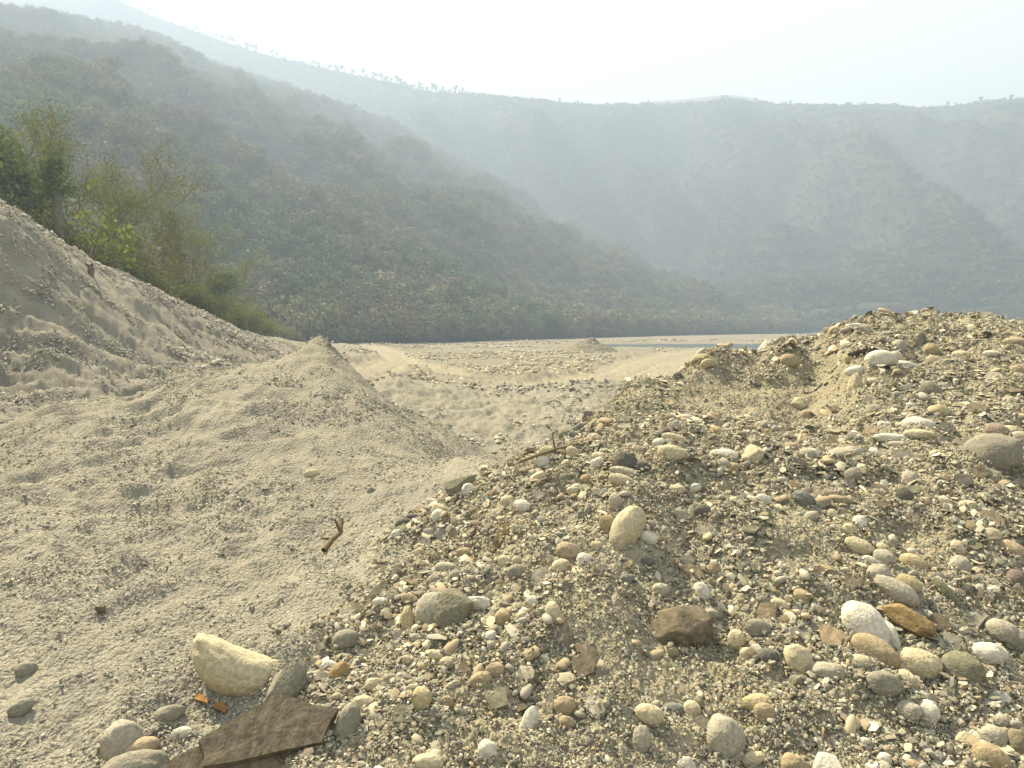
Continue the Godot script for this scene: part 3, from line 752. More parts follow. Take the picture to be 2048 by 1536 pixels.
func ground_y(x: float, z: float) -> float:
	var az := rad_to_deg(atan2(x, -z))
	var qr := row_of(0.5 * log(x * x + z * z))
	var qc: float
	if absf(az) <= AZ_FINE:
		qc = fine_from + (az + AZ_FINE) / (2.0 * AZ_FINE) * round(2.0 * AZ_FINE / AZ_STEP)
	else:
		var a := 0
		var b := ncol - 1
		while b - a > 1:
			var m := (a + b) >> 1
			if az_cols[m] <= az: a = m
			else: b = m
		qc = a + (az - az_cols[a]) / (az_cols[b] - az_cols[a])
	var ir := mini(int(qr), nrow - 2)
	var ic := mini(int(qc), ncol - 2)
	var tr := qr - ir
	var tc := qc - ic
	var o := ir * ncol + ic
	return lerpf(lerpf(grid_h[o], grid_h[o + 1], tc), lerpf(grid_h[o + ncol], grid_h[o + ncol + 1], tc), tr)

func ground_n(x: float, z: float, e: float) -> Vector3:
	return Vector3(ground_y(x - e, z) - ground_y(x + e, z), 2.0 * e, ground_y(x, z - e) - ground_y(x, z + e)).normalized()

# ---------------------------------------------------------------- hills
func along(pts: Array, s: float) -> Vector3:
	var q := s * (pts.size() - 1)
	var k := mini(int(q), pts.size() - 2)
	var t := q - k
	var g := func(j: int) -> Vector3:
		var p = pts[clampi(j, 0, pts.size() - 1)]
		return Vector3(p[0], p[1], p[2])
	var a: Vector3 = g.call(k - 1); var b: Vector3 = g.call(k); var c: Vector3 = g.call(k + 1); var d: Vector3 = g.call(k + 2)
	return Vector3(crom(a.x, b.x, c.x, d.x, t), crom(a.y, b.y, c.y, d.y, t), crom(a.z, b.z, c.z, d.z, t))

class Hill:
	var cols := 0
	var rows := 0
	var v := PackedVector3Array()
	var top := 0
	func at(s: float, t: float) -> Vector3:
		var qs := clampf(s, 0.0, 0.9999) * (cols - 1)
		var qt := clampf(t, 0.0, 0.9999) * top
		var i := int(qs); var j := int(qt)
		var a := v[j * cols + i].lerp(v[j * cols + i + 1], qs - i)
		var b := v[(j + 1) * cols + i].lerp(v[(j + 1) * cols + i + 1], qs - i)
		return a.lerp(b, qt - j)

func make_hill(called: String, label: String, ridge: Array, foot: Array, cols: int, rows: int, gully: float, freq: float, shape: float, terraces: float, ca: Color, cb: Color) -> Hill:
	var hl := Hill.new()
	hl.cols = cols; hl.top = rows; hl.rows = rows + 10
	var b := MB.new()
	for j in hl.rows:
		var t := minf(float(j) / rows, 1.0)
		for i in cols:
			var s := float(i) / (cols - 1)
			var rp := along(ridge, s)
			var fp := along(foot, s)
			var p := fp.lerp(rp, t)
			p.y = lerpf(fp.y, rp.y, pow(t, shape))
			var wob := sin(PI * t)
			var n1 := noise.get_noise_2d(p.x * freq + 40.0 * t, p.z * freq * 0.6)
			var n2 := noise.get_noise_2d(p.x * freq * 3.1, p.z * freq * 2.2 + 500.0)
			p.y += gully * wob * (1.0 - 2.2 * absf(n1)) - gully * wob * 0.6 + gully * 0.35 * wob * n2
			p.y += 0.012 * gully * noise.get_noise_2d(p.x * freq * 30.0, p.z * freq * 30.0)
			if terraces > 0.0 and t < 0.98:
				var step := 5.0
				var q := p.y / step + 2.0 * n2
				p.y += terraces * (smoothstep(0.0, 1.0, q - floor(q)) - (q - floor(q))) * step * clampf(0.7 + 2.0 * n1, 0.0, 1.0) * clampf(1.3 - t * 1.2, 0.1, 1.0)
			if j > rows:
				var d := float(j - rows) / 10.0
				p += (rp - fp).normalized() * Vector3(1, 0, 1) * d * 160.0
				p.y = rp.y - 110.0 * d
			b.v.append(p)
			var cm := clampf(0.5 + 0.9 * tint.get_noise_2d(p.x * freq * 3.0, p.z * freq * 3.0) + 0.8 * tint.get_noise_2d(p.x * freq * 12.0, p.z * freq * 12.0 + p.y * 8.0), 0.0, 1.0)
			b.c.append(ca.lerp(cb, cm))
	for j in hl.rows - 1:
		for i in cols - 1:
			var k := j * cols + i
			b.i.append(k); b.i.append(k + cols); b.i.append(k + 1); b.i.append(k + 1); b.i.append(k + cols); b.i.append(k + cols + 1)
	b.smooth_normals()
	for k in b.n.size():
		if b.n[k].y < 0.0: b.n[k] = -b.n[k]
	hl.v = b.v
	var o := put(called, b.mesh(), mats.hill)
	tag(o, label, "", "", "structure")
	return hl

# a small crown of leaf-sized faces for trees far off, about 1 m across and 1 m high, standing on y = 0
func far_crown(seed_: int, faces: int, lobes: int, size: float, tall: float, trunk: bool) -> ArrayMesh:
	var r := RandomNumberGenerator.new()
	r.seed = seed_
	var b := MB.new()
	var centres := []
	for k in lobes:
		centres.append([Vector3(r.randf_range(-0.3, 0.3), tall * r.randf_range(0.35, 0.8), r.randf_range(-0.3, 0.3)), r.randf_range(0.16, 0.30)])
	for k in faces:
		var c = centres[k % lobes]
		var d := Vector3(r.randfn(), r.randfn(), r.randfn()).normalized()
		var p: Vector3 = c[0] + d * c[1] * pow(r.randf(), 0.35) * Vector3(1.15, 0.9, 1.15)
		var nn := (d + Vector3(r.randfn(), r.randfn(), r.randfn()) * 0.25).normalized()
		var s := nn.cross(Vector3(r.randfn(), r.randfn(), r.randfn())).normalized()
		var e := nn.cross(s)
		var w := size * r.randf_range(0.6, 1.3)
		var g := r.randf_range(0.86, 1.12)
		b.leaf(p, s * w, e * w * 0.7, nn, Color(g * r.randf_range(0.93, 1.07), g, g * r.randf_range(0.9, 1.05)))
	if trunk:
		b.tube(Vector3(0, -0.15, 0), Vector3(0, tall * 0.6, 0), 0.025, 0.012, 4, Color(0.9, 0.85, 0.8))
	return b.mesh()

func scatter(parent: Node, called: String, m: Mesh, mat: Material, xf: Array, colors: PackedColorArray) -> void:
	if xf.is_empty(): return
	var mm := MultiMesh.new()
	mm.transform_format = MultiMesh.TRANSFORM_3D
	mm.use_colors = true
	mm.mesh = m
	mm.instance_count = xf.size()
	for k in xf.size():
		mm.set_instance_transform(k, xf[k])
		mm.set_instance_color(k, colors[k])
	var o := MultiMeshInstance3D.new()
	o.multimesh = mm
	o.material_override = mat
	o.name = called
	parent.add_child(o, true)

func cover_hill(called: String, label: String, hl: Hill, count: int, smin: float, smax: float, palette: Array, seed_: int, variants: Array, smax_s: float, patchy: float, top_fade: float, contour := 0.0) -> void:
	var r := RandomNumberGenerator.new()
	r.seed = seed_
	var parent := base(called, Vector3.ZERO)
	tag(parent, label, "", "", "stuff")
	var xf := []
	var cs := []
	for k in variants.size(): xf.append([]); cs.append(PackedColorArray())
	var made := 0
	var tries := 0
	while made < count and tries < count * 6:
		tries += 1
		var s := r.randf() * smax_s
		var t := r.randf() * 1.0
		t = pow(t, 1.15)
		var p := hl.at(s, t)
		var dens := noise.get_noise_2d(p.x * 2.0, p.z * 2.0 + p.y * 2.0)
		if r.randf() > clampf(1.0 - patchy + patchy * (0.5 + 2.2 * dens), 0.02, 1.0): continue
		if r.randf() < top_fade * t: continue
		if contour > 0.0 and r.randf() < 0.6:
			var q := p.y / contour + 1.5 * noise.get_noise_2d(p.x * 1.5, p.z * 1.5)
			if q - floor(q) > 0.3: continue
		made += 1
		var h := lerpf(smin, smax, pow(r.randf(), 1.6)) * lerpf(1.0, 0.75, t)
		var v := r.randi() % variants.size()
		var bs := Basis(Vector3.UP, r.randf() * TAUF).scaled(Vector3(h * r.randf_range(0.8, 1.25), h, h * r.randf_range(0.8, 1.25)))
		xf[v].append(Transform3D(bs, p + Vector3(0, -0.06 * h, 0)))
		var zone := clampf(0.5 + 1.4 * noise.get_noise_2d(p.x * 3.0 + 77.0, p.z * 3.0 + p.y * 3.0), 0.0, 0.999)
		var c: Color = palette[clampi(int((zone + r.randf_range(-0.3, 0.3)) * palette.size()), 0, palette.size() - 1)]
		c = c * r.randf_range(0.75, 1.25)
		c.a = 1.0
		cs[v].append(c)
	for k in variants.size(): scatter(parent, "crowns", variants[k], mats.far_leaf, xf[k], cs[k])

# ---------------------------------------------------------------- stones
func icosphere(sub: int) -> MB:
	var b := MB.new()
	var g := (1.0 + sqrt(5.0)) / 2.0
	for p in [[-1, g, 0], [1, g, 0], [-1, -g, 0], [1, -g, 0], [0, -1, g], [0, 1, g], [0, -1, -g], [0, 1, -g], [g, 0, -1], [g, 0, 1], [-g, 0, -1], [-g, 0, 1]]:
		b.v.append(Vector3(p[0], p[1], p[2]).normalized())
	b.i = PackedInt32Array([0, 5, 11, 0, 1, 5, 0, 7, 1, 0, 10, 7, 0, 11, 10, 1, 9, 5, 5, 4, 11, 11, 2, 10, 10, 6, 7, 7, 8, 1, 3, 4, 9, 3, 2, 4, 3, 6, 2, 3, 8, 6, 3, 9, 8, 4, 5, 9, 2, 11, 4, 6, 10, 2, 8, 7, 6, 9, 1, 8])
	for s in sub:
		var mid := {}
		var ni := PackedInt32Array()
		for k in range(0, b.i.size(), 3):
			var t := [b.i[k], b.i[k + 1], b.i[k + 2]]
			var m := []
			for j in 3:
				var p: int = t[j]; var q: int = t[(j + 1) % 3]
				var key := mini(p, q) * 100000 + maxi(p, q)
				if not mid.has(key):
					mid[key] = b.v.size()
					b.v.append(((b.v[p] + b.v[q]) * 0.5).normalized())
				m.append(mid[key])
			ni.append_array(PackedInt32Array([t[0], m[0], m[2], t[1], m[1], m[0], t[2], m[2], m[1], m[0], m[1], m[2]]))
		b.i = ni
	return b

func pebble(seed_: int, sub: int, form: String) -> ArrayMesh:
	var r := RandomNumberGenerator.new()
	r.seed = seed_ * 7 + 5
	var b := icosphere(sub)
	var off := Vector3(r.randf(), r.randf(), r.randf()) * 900.0
	var egg := r.randf_range(-0.16, 0.16)
	var planes := []
	var cuts := 0
	if form == "block": cuts = 9
	elif form == "broken": cuts = 13
	elif form == "worn": cuts = 3
	for k in cuts:
		planes.append([Vector3(r.randfn(), r.randfn(), r.randfn()).normalized(), r.randf_range(0.62, 0.86) if form != "worn" else r.randf_range(0.72, 0.9)])
	var soft := 0.10 if form == "broken" else (0.16 if form == "block" else 0.3)
	for k in b.v.size():
		var p := b.v[k]
		var q := p
		q *= 1.0 + 0.19 * noise.get_noise_3dv(q * 55.0 + off) + 0.07 * noise.get_noise_3dv(q * 160.0 + off)
		if form == "crescent": q.y += 0.95 * q.x * q.x - 0.35
		for pl in planes:
			var over: float = q.dot(pl[0]) - pl[1]
			if over > 0.0: q -= pl[0] * (over - soft * over)
		if form == "broken" or form == "block":
			q *= 1.0 + 0.03 * noise.get_noise_3dv(q * 420.0 + off)
		else:
			q.y *= 1.0 + egg * q.x
			q.z *= 1.0 + egg * q.x
			q = Vector3(signf(q.x) * pow(absf(q.x), 0.94), signf(q.y) * pow(absf(q.y), 0.94), signf(q.z) * pow(absf(q.z), 0.94))
		b.v[k] = q
	b.smooth_normals()
	return b.mesh(true)

# a plate of slate: a few parted layers with an irregular outline; x and y across, z through, 2 across
func slate(seed_: int, layers: int, thick: float, corners: int) -> ArrayMesh:
	var r := RandomNumberGenerator.new()
	r.seed = seed_ * 13 + 1
	var b := MB.new()
	var outline := []
	for k in corners:
		var w := TAUF * (k + r.randf_range(-0.3, 0.3)) / corners
		outline.append(Vector2(cos(w), sin(w)) * r.randf_range(0.72, 1.1))
	# break the straight edges
	var rim := []
	for k in corners:
		var p: Vector2 = outline[k]; var q: Vector2 = outline[(k + 1) % corners]
		for j in 3:
			var m := p.lerp(q, j / 3.0)
			rim.append(m * (1.0 + (r.randf_range(-0.05, 0.04) if j > 0 else 0.0)))
	var z := -thick / 2.0
	var white := Color(1, 1, 1)
	for l in layers:
		var th := thick / layers * r.randf_range(0.8, 1.15)
		var sc := r.randf_range(0.76, 1.0)
		var sh := Vector2(r.randf_range(-0.12, 0.12), r.randf_range(-0.12, 0.12))
		var tilt := Vector2(r.randf_range(-0.03, 0.03), r.randf_range(-0.03, 0.03))
		var lo := []; var hi := []
		for p in rim:
			var q: Vector2 = p * sc * (1.0 + r.randf_range(-0.025, 0.025)) + sh
			var dz := tilt.dot(q)
			lo.append(Vector3(q.x, q.y, z + dz))
			var q2: Vector2 = q * r.randf_range(0.94, 0.995)
			hi.append(Vector3(q2.x, q2.y, z + th * r.randf_range(0.95, 1.03) + dz))
		var n := rim.size()
		var cl := Vector3(sh.x, sh.y, z); var ch := Vector3(sh.x, sh.y, z + th)
		for k in n:
			var j := (k + 1) % n
			b.tri(lo[k], lo[j], hi[j], white); b.tri(lo[k], hi[j], hi[k], white)
			b.tri(ch, hi[k], hi[j], white)
			b.tri(cl, lo[j], lo[k], white)
		z += th * 0.98
	b.c = PackedColorArray()
	return b.mesh(false)

var pebble_meshes := {}
var slate_meshes := []
var slate_blocks := []

func stone_basis(x: float, z: float, w: float, h: float, roll: float, depth: float, tilt: float) -> Basis:
	var az := atan2(x, -z)
	var b := Basis(Vector3.UP, -az)
	b = b * Basis(Vector3.RIGHT, -tilt)
	b = b * Basis(Vector3.BACK, deg_to_rad(roll))
	return b.scaled_local(Vector3(w / 2.0, h / 2.0, depth / 2.0))

var spots := []          # placed stones: [Vector3, radius]
var spot_cells := {}
func claim(p: Vector3, rad: float) -> void:
	spots.append([p, rad])
	var key := Vector2i(floori(p.x / 0.4), floori(p.z / 0.4))
	if not spot_cells.has(key): spot_cells[key] = []
	spot_cells[key].append([p, rad])
func is_free(p: Vector3, rad: float) -> bool:
	var c := Vector2i(floori(p.x / 0.4), floori(p.z / 0.4))
	for i in range(-1, 2):
		for j in range(-1, 2):
			for s in spot_cells.get(c + Vector2i(i, j), []):
				var q: Vector3 = s[0]
				if Vector2(q.x - p.x, q.z - p.z).length() < (s[1] + rad) * 0.85: return false
	return true

var marks := []          # landmarks: [Vector3, reference]
var used_labels := {}
func seen(p: Vector3) -> Vector2:   # bearing and elevation from where the picture is taken
	return Vector2(atan2(p.x, -p.z), atan2(p.y - EYE, Vector2(p.x, p.z).length()))

func relate(what: String, p: Vector3) -> String:
	var me := seen(p)
	var order := []
	for m in marks:
		order.append([me.distance_to(m[2]), m])
	order.sort_custom(func(a, b): return a[0] < b[0])
	var near_words := ["just", "a little way", "some way"]
	for word in 3:
		for k in mini(7, order.size()):
			var m = order[k][1]
			var d: Vector2 = me - m[2]
			var how := ""
			if absf(d.x) > absf(d.y) * 1.6: how = "right of" if d.x > 0 else "left of"
			elif absf(d.y) > absf(d.x) * 1.6: how = "above" if d.y > 0 else "below"
			else: how = ("above and " if d.y > 0 else "below and ") + ("right of" if d.x > 0 else "left of")
			var far: int = 0 if order[k][0] < 0.045 else (1 if order[k][0] < 0.09 else 2)
			if far > word: continue
			var text: String = "%s %s %s %s" % [what, near_words[far], how, m[1]]
			if not used_labels.has(text) and text.split(" ").size() <= 16:
				used_labels[text] = true
				return text
	var k := 2
	while true:
		var text: String = "%s among loose stones, %s from %s" % [what, ["second", "third", "fourth", "fifth", "sixth", "seventh", "eighth", "ninth"][mini(k - 2, 7)], order[k % order.size()][1][1]]
		if not used_labels.has(text):
			used_labels[text] = true
			return text
		k += 1
		if k > 40: break
	return what + " lying among the loose stones of the slope"

func size_word(w: float) -> String:
	return "big" if w > 0.15 else ("medium" if w > 0.085 else "small")
func form_word(w: float, h: float, form: String) -> String:
	if form == "block" or form == "broken": return "angular"
	var a := maxf(w, h) / minf(w, h)
	return "round" if a < 1.2 else ("oval" if a < 1.7 else "long flat")

func place_stone(x: float, z: float, w: float, h: float, roll: float, colour: String, form: String, label: String, ref: String, sink: float, kindn: int) -> MeshInstance3D:
	var n := ground_n(x, z, 0.06)
	var y := ground_y(x, z)
	var depth := maxf(0.55 * minf(w, h), 0.75 * sqrt(w * h)) * rng.randf_range(0.85, 1.1)
	var bs := stone_basis(x, z, w * 1.06, h * 1.12, roll, depth, 0.32)
	var at := Vector3(x, y, z) + n * (h * sink)
	var key := "%s%d" % [form, kindn % (5 if form == "round" else 4)]
	if not pebble_meshes.has(key):
		pebble_meshes[key] = pebble(hash(key) % 9999, 3 if form == "round" or form == "worn" else 4, form)
	var o := put("river_cobble" if form == "round" or form == "worn" else "broken_rock", pebble_meshes[key], mats[colour])
	o.transform = Transform3D(bs, at)
	claim(at, 0.5 * maxf(w, depth * 0.8))
	o.set_meta("category", "cobble" if form == "round" or form == "worn" else "rock")
	o.set_meta("group", "stones lying on the heaps")
	if label:
		o.set_meta("label", label)
		used_labels[label] = true
	if ref: marks.append([at, ref, seen(at)])
	return o

func place_slate(x: float, z: float, w: float, h: float, roll: float, colour: String, label: String, ref: String, kindn: int, lean: float, thick: float) -> MeshInstance3D:
	var n := ground_n(x, z, 0.06)
	var y := ground_y(x, z)
	var big := w > 0.17
	var o := put("slate_slab" if w > 0.14 else "slate_chip", slate_blocks[kindn % slate_blocks.size()] if big else slate_meshes[kindn % slate_meshes.size()], mats["slate " + colour])
	var bs := stone_basis(x, z, w, h * 1.5, roll, maxf(w, h) * thick, lean)
	if big: bs = stone_basis(x, z, w * 1.25, h * 1.3, roll, w * 0.9, 0.4)
	o.transform = Transform3D(bs, Vector3(x, y, z) + n * h * (0.0 if big else 0.12))
	claim(o.position, 0.45 * w)
	o.set_meta("kind", "thing")
	o.set_meta("category", "slate")
	o.set_meta("group", "slate pieces lying on the heaps")
	if label:
		o.set_meta("label", label)
		used_labels[label] = true
	if ref: marks.append([o.position, ref, seen(o.position)])
	return o

func make_stones() -> void:
	for k in 10: slate_meshes.append(slate(k, 2 + k % 3, 1.0, 5 + k % 3))
	for k in 4: slate_blocks.append(pebble(60 + k, 4, "broken"))
	var later := []
	var k := 0
	for s in STONES:
		k += 1
		var o := place_stone(s[0], s[1], s[2], s[3], s[4], s[5], s[6], s[7], s[8], 0.20, k)
		if s[7] == "": later.append([o, "%s %s %s %s" % [size_word(s[2]), s[5], form_word(s[2], s[3], s[6]), "cobble" if s[6] == "round" or s[6] == "worn" else "rock"]])
	for s in SLATES:
		k += 1
		var o := place_slate(s[0], s[1], s[2], s[3], s[4], s[5], s[6], s[7], k, rng.randf_range(0.6, 1.15), rng.randf_range(0.2, 0.34))
		if s[6] == "": later.append([o, "%s %s slate piece" % [size_word(s[2]), s[5]]])
	# more of the stones that show largest on the gravel mound
	var pal := ["cream", "cream", "cream", "pale grey", "pale grey", "pale grey", "grey", "grey", "tan", "tan", "white", "white", "white", "pale grey", "green grey", "blue grey", "peach", "dark grey"]
	var made := 0
	var tries := 0
	while made < 165 and tries < 5000:
		tries += 1
		var r := exp(rng.randf_range(0.92, 2.0))
		var az := rng.randf_range(-0.28, 0.62)
		var x := sin(az) * r; var z := -cos(az) * r
		if gravel_at(x, z, r, az) < 0.6 or bare_at(x, z) > 0.4: continue
		var w := rng.randf_range(0.035, 0.072) * (0.75 + 0.12 * r)
		var h := w * rng.randf_range(0.5, 0.95)
		if not is_free(Vector3(x, 0, z), w * 0.5): continue
		made += 1
		var c: String = pal[rng.randi() % pal.size()]
		var form := "round" if rng.randf() < 0.5 else ("worn" if rng.randf() < 0.5 else "block")
		var o := place_stone(x, z, w, h, rng.randf_range(-40, 40), c, form, "", "", rng.randf_range(0.12, 0.3), rng.randi())
		later.append([o, "%s %s %s %s" % [size_word(w), c, form_word(w, h, form), "pebble" if form != "block" else "stone"]])
	made = 0
	tries = 0
	var spal := ["brown", "brown", "grey", "grey", "dark grey", "green grey", "green grey", "tan", "pale grey"]
	while made < 200 and tries < 5000:
		tries += 1
		var r := exp(rng.randf_range(0.92, 1.95))
		var az := rng.randf_range(-0.28, 0.62)
		var x := sin(az) * r; var z := -cos(az) * r
		if gravel_at(x, z, r, az) < 0.6 or bare_at(x, z) > 0.4: continue
		var w := rng.randf_range(0.05, 0.11) * (0.75 + 0.1 * r)
		var h := w * rng.randf_range(0.35, 0.8)
		if not is_free(Vector3(x, 0, z), w * 0.4): continue
		made += 1
		var c: String = spal[rng.randi() % spal.size()]
		var o := place_slate(x, z, w, h, rng.randf_range(-50, 50), c, "", "", rng.randi(), rng.randf_range(0.6, 1.4), rng.randf_range(0.14, 0.34))
		later.append([o, "%s %s slate chip" % ["small" if w < 0.09 else "medium", c]])
	for l in later:
		l[0].set_meta("label", relate(l[1], l[0].position))
	print("stones ", Time.get_ticks_msec())

# patches of small stones, about 2 across, set on a slope and turned every way
func patch(seed_: int, count: int, lo: float, hi: float, flat: float, sub: int, palette: Array) -> ArrayMesh:
	var r := RandomNumberGenerator.new()
	r.seed = seed_
	var b := MB.new()
	var ico := icosphere(sub)
	for k in count:
		var d := sqrt(r.randf()); var w := r.randf() * TAUF
		var s := lerpf(lo, hi, pow(r.randf(), 2.2))
		var at := Vector3(cos(w) * d, s * r.randf_range(-0.05, 0.45), sin(w) * d)
		var chip := r.randf() < flat
		var sc := Vector3(s * r.randf_range(0.8, 1.4), s * (r.randf_range(0.12, 0.3) if chip else r.randf_range(0.45, 0.8)), s * r.randf_range(0.6, 1.0))
		var bs := Basis(Vector3(r.randfn(), r.randfn(), r.randfn()).normalized(), r.randf() * (2.4 if chip else 0.8)) * Basis(Vector3.UP, r.randf() * TAUF)
		var col: Color = palette[r.randi() % palette.size()] * r.randf_range(0.8, 1.2)
		var o := Vector3(r.randf(), r.randf(), r.randf()) * 500.0
		var rough := 0.5 if chip else 0.22
		var vs := []
		for p in ico.v: vs.append(at + bs * (p * (1.0 + rough * noise.get_noise_3dv(p * 90.0 + o) * 1.6) * sc))
		if chip or sub == 0:
			for j in range(0, ico.i.size(), 3): b.tri(vs[ico.i[j]], vs[ico.i[j + 1]], vs[ico.i[j + 2]], col)
		else:
			var kk := b.v.size()
			for j in vs.size():
				b.v.append(vs[j]); b.n.append((bs * (ico.v[j] / sc)).normalized()); b.c.append(col)
			for j in ico.i: b.i.append(kk + j)
	return b.mesh(true)

func spread(called: String, label: String, meshes: Array, count: int, r0: float, r1: float, a0: float, a1: float, size: float, grow: float, want: Callable, tint: float, seed_: int) -> void:
	var r := RandomNumberGenerator.new()
	r.seed = seed_
	var parent := base(called, Vector3.ZERO)
	tag(parent, label, "", "", "stuff")
	var xf := []; var cs := []
	for k in meshes.size(): xf.append([]); cs.append(PackedColorArray())
	for k in count:
		var d := exp(r.randf_range(log(r0), log(r1)))
		var az := r.randf_range(a0, a1)
		var x := sin(az) * d; var z := -cos(az) * d
		if r.randf() > want.call(x, z, d, az): continue
		var s := size * (1.0 + grow * (d - 2.5)) * r.randf_range(0.7, 1.25)
		var y := ground_y(x, z)
		var n := ground_n(x, z, maxf(s * 0.7, 0.04))
		var t := n.cross(Vector3(0, 0, 1)).normalized()
		var bs := Basis(t, n, t.cross(n)) * Basis(Vector3.UP, r.randf() * TAUF)
		var v := r.randi() % meshes.size()
		xf[v].append(Transform3D(bs.scaled_local(Vector3.ONE * s), Vector3(x, y, z)))
		var g := 1.0 + r.randf_range(-tint, tint)
		cs[v].append(Color(g, g, g))
	for k in meshes.size(): scatter(parent, "pieces", meshes[k], mats.loose, xf[k], cs[k])

func make_gravel() -> void:
	var stones := [COLOURS.cream * 0.9, COLOURS["pale grey"] * 0.85, COLOURS.grey, COLOURS.tan, COLOURS.cream * 0.7, COLOURS["green grey"], COLOURS["pale grey"] * 0.7, COLOURS["dark grey"], COLOURS.brown, COLOURS.tan * 0.8]
	var chips := [COLOURS.grey * 0.8, COLOURS.brown, COLOURS["green grey"] * 0.95, COLOURS["dark grey"] * 1.1, COLOURS.tan * 0.75, COLOURS.grey]
	var earths := [Color(0.35, 0.33, 0.25), Color(0.29, 0.272, 0.205), Color(0.41, 0.385, 0.295)]
	var grits := [Color(0.35, 0.335, 0.275), Color(0.31, 0.297, 0.245), Color(0.38, 0.365, 0.30), Color(0.25, 0.24, 0.197)]
	var pm := []; var cm := []; var gm := []; var fm := []
	for k in 8: pm.append(patch(100 + k, 6, 0.09, 0.36, 0.4, 1, stones))
	for k in 6: cm.append(patch(200 + k, 14, 0.06, 0.26, 0.75, 0, chips + earths + earths))
	for k in 6: gm.append(patch(300 + k, 26, 0.03, 0.13, 0.3, 0, grits))
	for k in 6: fm.append(patch(400 + k, 26, 0.03, 0.13, 0.45, 0, chips + earths + earths + earths))
	var on_gravel := func(x, z, d, az): return gravel_at(x, z, d, az) * (1.0 - 0.92 * bare_at(x, z)) * clampf(0.45 + 1.9 * noise.get_noise_2d(x * 55.0 + 800.0, z * 80.0), 0.06, 1.0)
	var chips_on := func(x, z, d, az): return gravel_at(x, z, d, az) * (1.0 - 0.85 * bare_at(x, z)) * clampf(0.5 + 1.9 * noise.get_noise_2d(x * 60.0 - 800.0, z * 90.0), 0.08, 1.0)
	var on_sand := func(x, z, d, az): return (1.0 - gravel_at(x, z, d, az)) * clampf(0.4 + 2.0 * noise.get_noise_2d(x * 70.0 - 30.0, z * 70.0 + 11.0), 0.05, 1.0)
	var sparse := func(x, z, d, az): return 0.02 + gravel_at(x, z, d, az) * (1.0 - 0.6 * bare_at(x, z))
	spread("pebble_gravel", "small river pebbles strewn all over the gravel mound", pm, 1900, 1.7, 10.0, -0.5, 0.78, 0.075, 0.16, on_gravel, 0.25, 11)
	spread("slate_gravel", "small slate chips strewn all over the gravel mound", cm, 12500, 1.7, 10.0, -0.5, 0.78, 0.075, 0.16, chips_on, 0.25, 12)
	spread("fine_gravel", "fine grit and stone crumbs between the pebbles of the mound", fm, 17000, 1.7, 10.0, -0.5, 0.78, 0.07, 0.16, sparse, 0.2, 13)
	spread("sand_grit", "crumbs and clods of damp sand lying on the sand mound", gm, 9000, 1.7, 11.0, -0.78, 0.3, 0.055, 0.2, on_sand, 0.2, 14)
	var in_hollow := func(x, z, d, az): return clampf(0.25 + noise.get_noise_2d(x * 20.0, z * 20.0), 0.0, 1.0) * smoothstep(-0.33, -0.25, az)
	spread("hollow_gravel", "scattered clods and stones in the hollow behind the mounds", gm, 1800, 9.5, 30.0, -0.7, 0.35, 0.28, 0.07, in_hollow, 0.2, 15)
	var plain_want := func(x, z, d, az):
		var t := track_at(x, z)
		return 0.0 if t.x < t.y * 1.1 or absf(-z - 100.0) < 17.0 and x > 6.0 else clampf(0.12 + 1.8 * noise.get_noise_2d(x * 6.0, z * 6.0) + 0.9 * exp(-((x - 5.0) ** 2 + (z + 50.0) ** 2) / 160.0), 0.0, 1.0)
	var pc := []
	for k in 5: pc.append(patch(500 + k, 9, 0.05, 0.2, 0.1, 1, stones))
	spread("riverbed_pebbles", "pale cobbles scattered over the flat river bed", pc, 6000, 24.0, 140.0, -0.22, 0.5, 0.42, 0.012, plain_want, 0.2, 16)
	var on_bank_top := func(x, z, d, az):
		var y := ground_y(x, z)
		return clampf(0.7 + 2.0 * noise.get_noise_2d(x * 20.0, z * 20.0), 0.0, 1.0) if y > 1.6 and y > ground_y(x * 0.95, z * 0.95) + 0.1 and ground_y(x * 1.07, z * 1.07) < y + 0.22 else 0.0
	var pale := []
	for k in 4: pale.append(patch(600 + k, 14, 0.08, 0.30, 0.3, 1, [COLOURS["pale grey"] * 0.9, COLOURS.cream * 0.8, COLOURS.grey, COLOURS["pale grey"] * 0.7]))
	spread("bank_pebbles", "band of pale pebbles along the top of the sand bank", pale, 6000, 16.0, 45.0, -0.75, -0.22, 0.22, 0.0, on_bank_top, 0.15, 17)
	var on_bank := func(x, z, d, az): return clampf(0.3 + 2.4 * noise.get_noise_2d(x * 20.0, z * 90.0 + x * 25.0), 0.0, 1.0) if x < -4.5 and ground_y(x, z) > 0.8 else 0.0
	spread("bank_clods", "loose clods and stones lying on the face of the sand bank", gm, 9000, 12.5, 40.0, -0.72, -0.2, 0.2, 0.02, on_bank, 0.25, 18)
	print("gravel ", Time.get_ticks_msec())

# ---------------------------------------------------------------- trees
func limb(wood: MB, tips: Array, r: RandomNumberGenerator, a: Vector3, dir: Vector3, length: float, rad: float, level: int, droop: float, splay: float, kids: int, bark: Color) -> void:
	var p := a
	var d := dir
	var segs := 4
	for k in segs:
		var q := p + d * length / segs
		wood.tube(p, q, rad * (1.0 - 0.17 * k), rad * (1.0 - 0.17 * (k + 1)), 6 if level > 1 else 4, bark * r.randf_range(0.85, 1.15))
		p = q
		d = (d + Vector3(r.randfn(), r.randfn() - droop, r.randfn()) * 0.13).normalized()
		if level == 0 or k >= 1: tips.append([p, d, level])
		if level > 0 and k >= 1:
			for j in kids:
				var w := r.randf() * TAUF
				var s := d.cross(Vector3(cos(w), 0.3, sin(w))).normalized()
				limb(wood, tips, r, p, (d * (1.0 - splay) + s * splay).normalized(), length * r.randf_range(0.4, 0.62), rad * 0.5, level - 1, droop, splay, kids, bark)

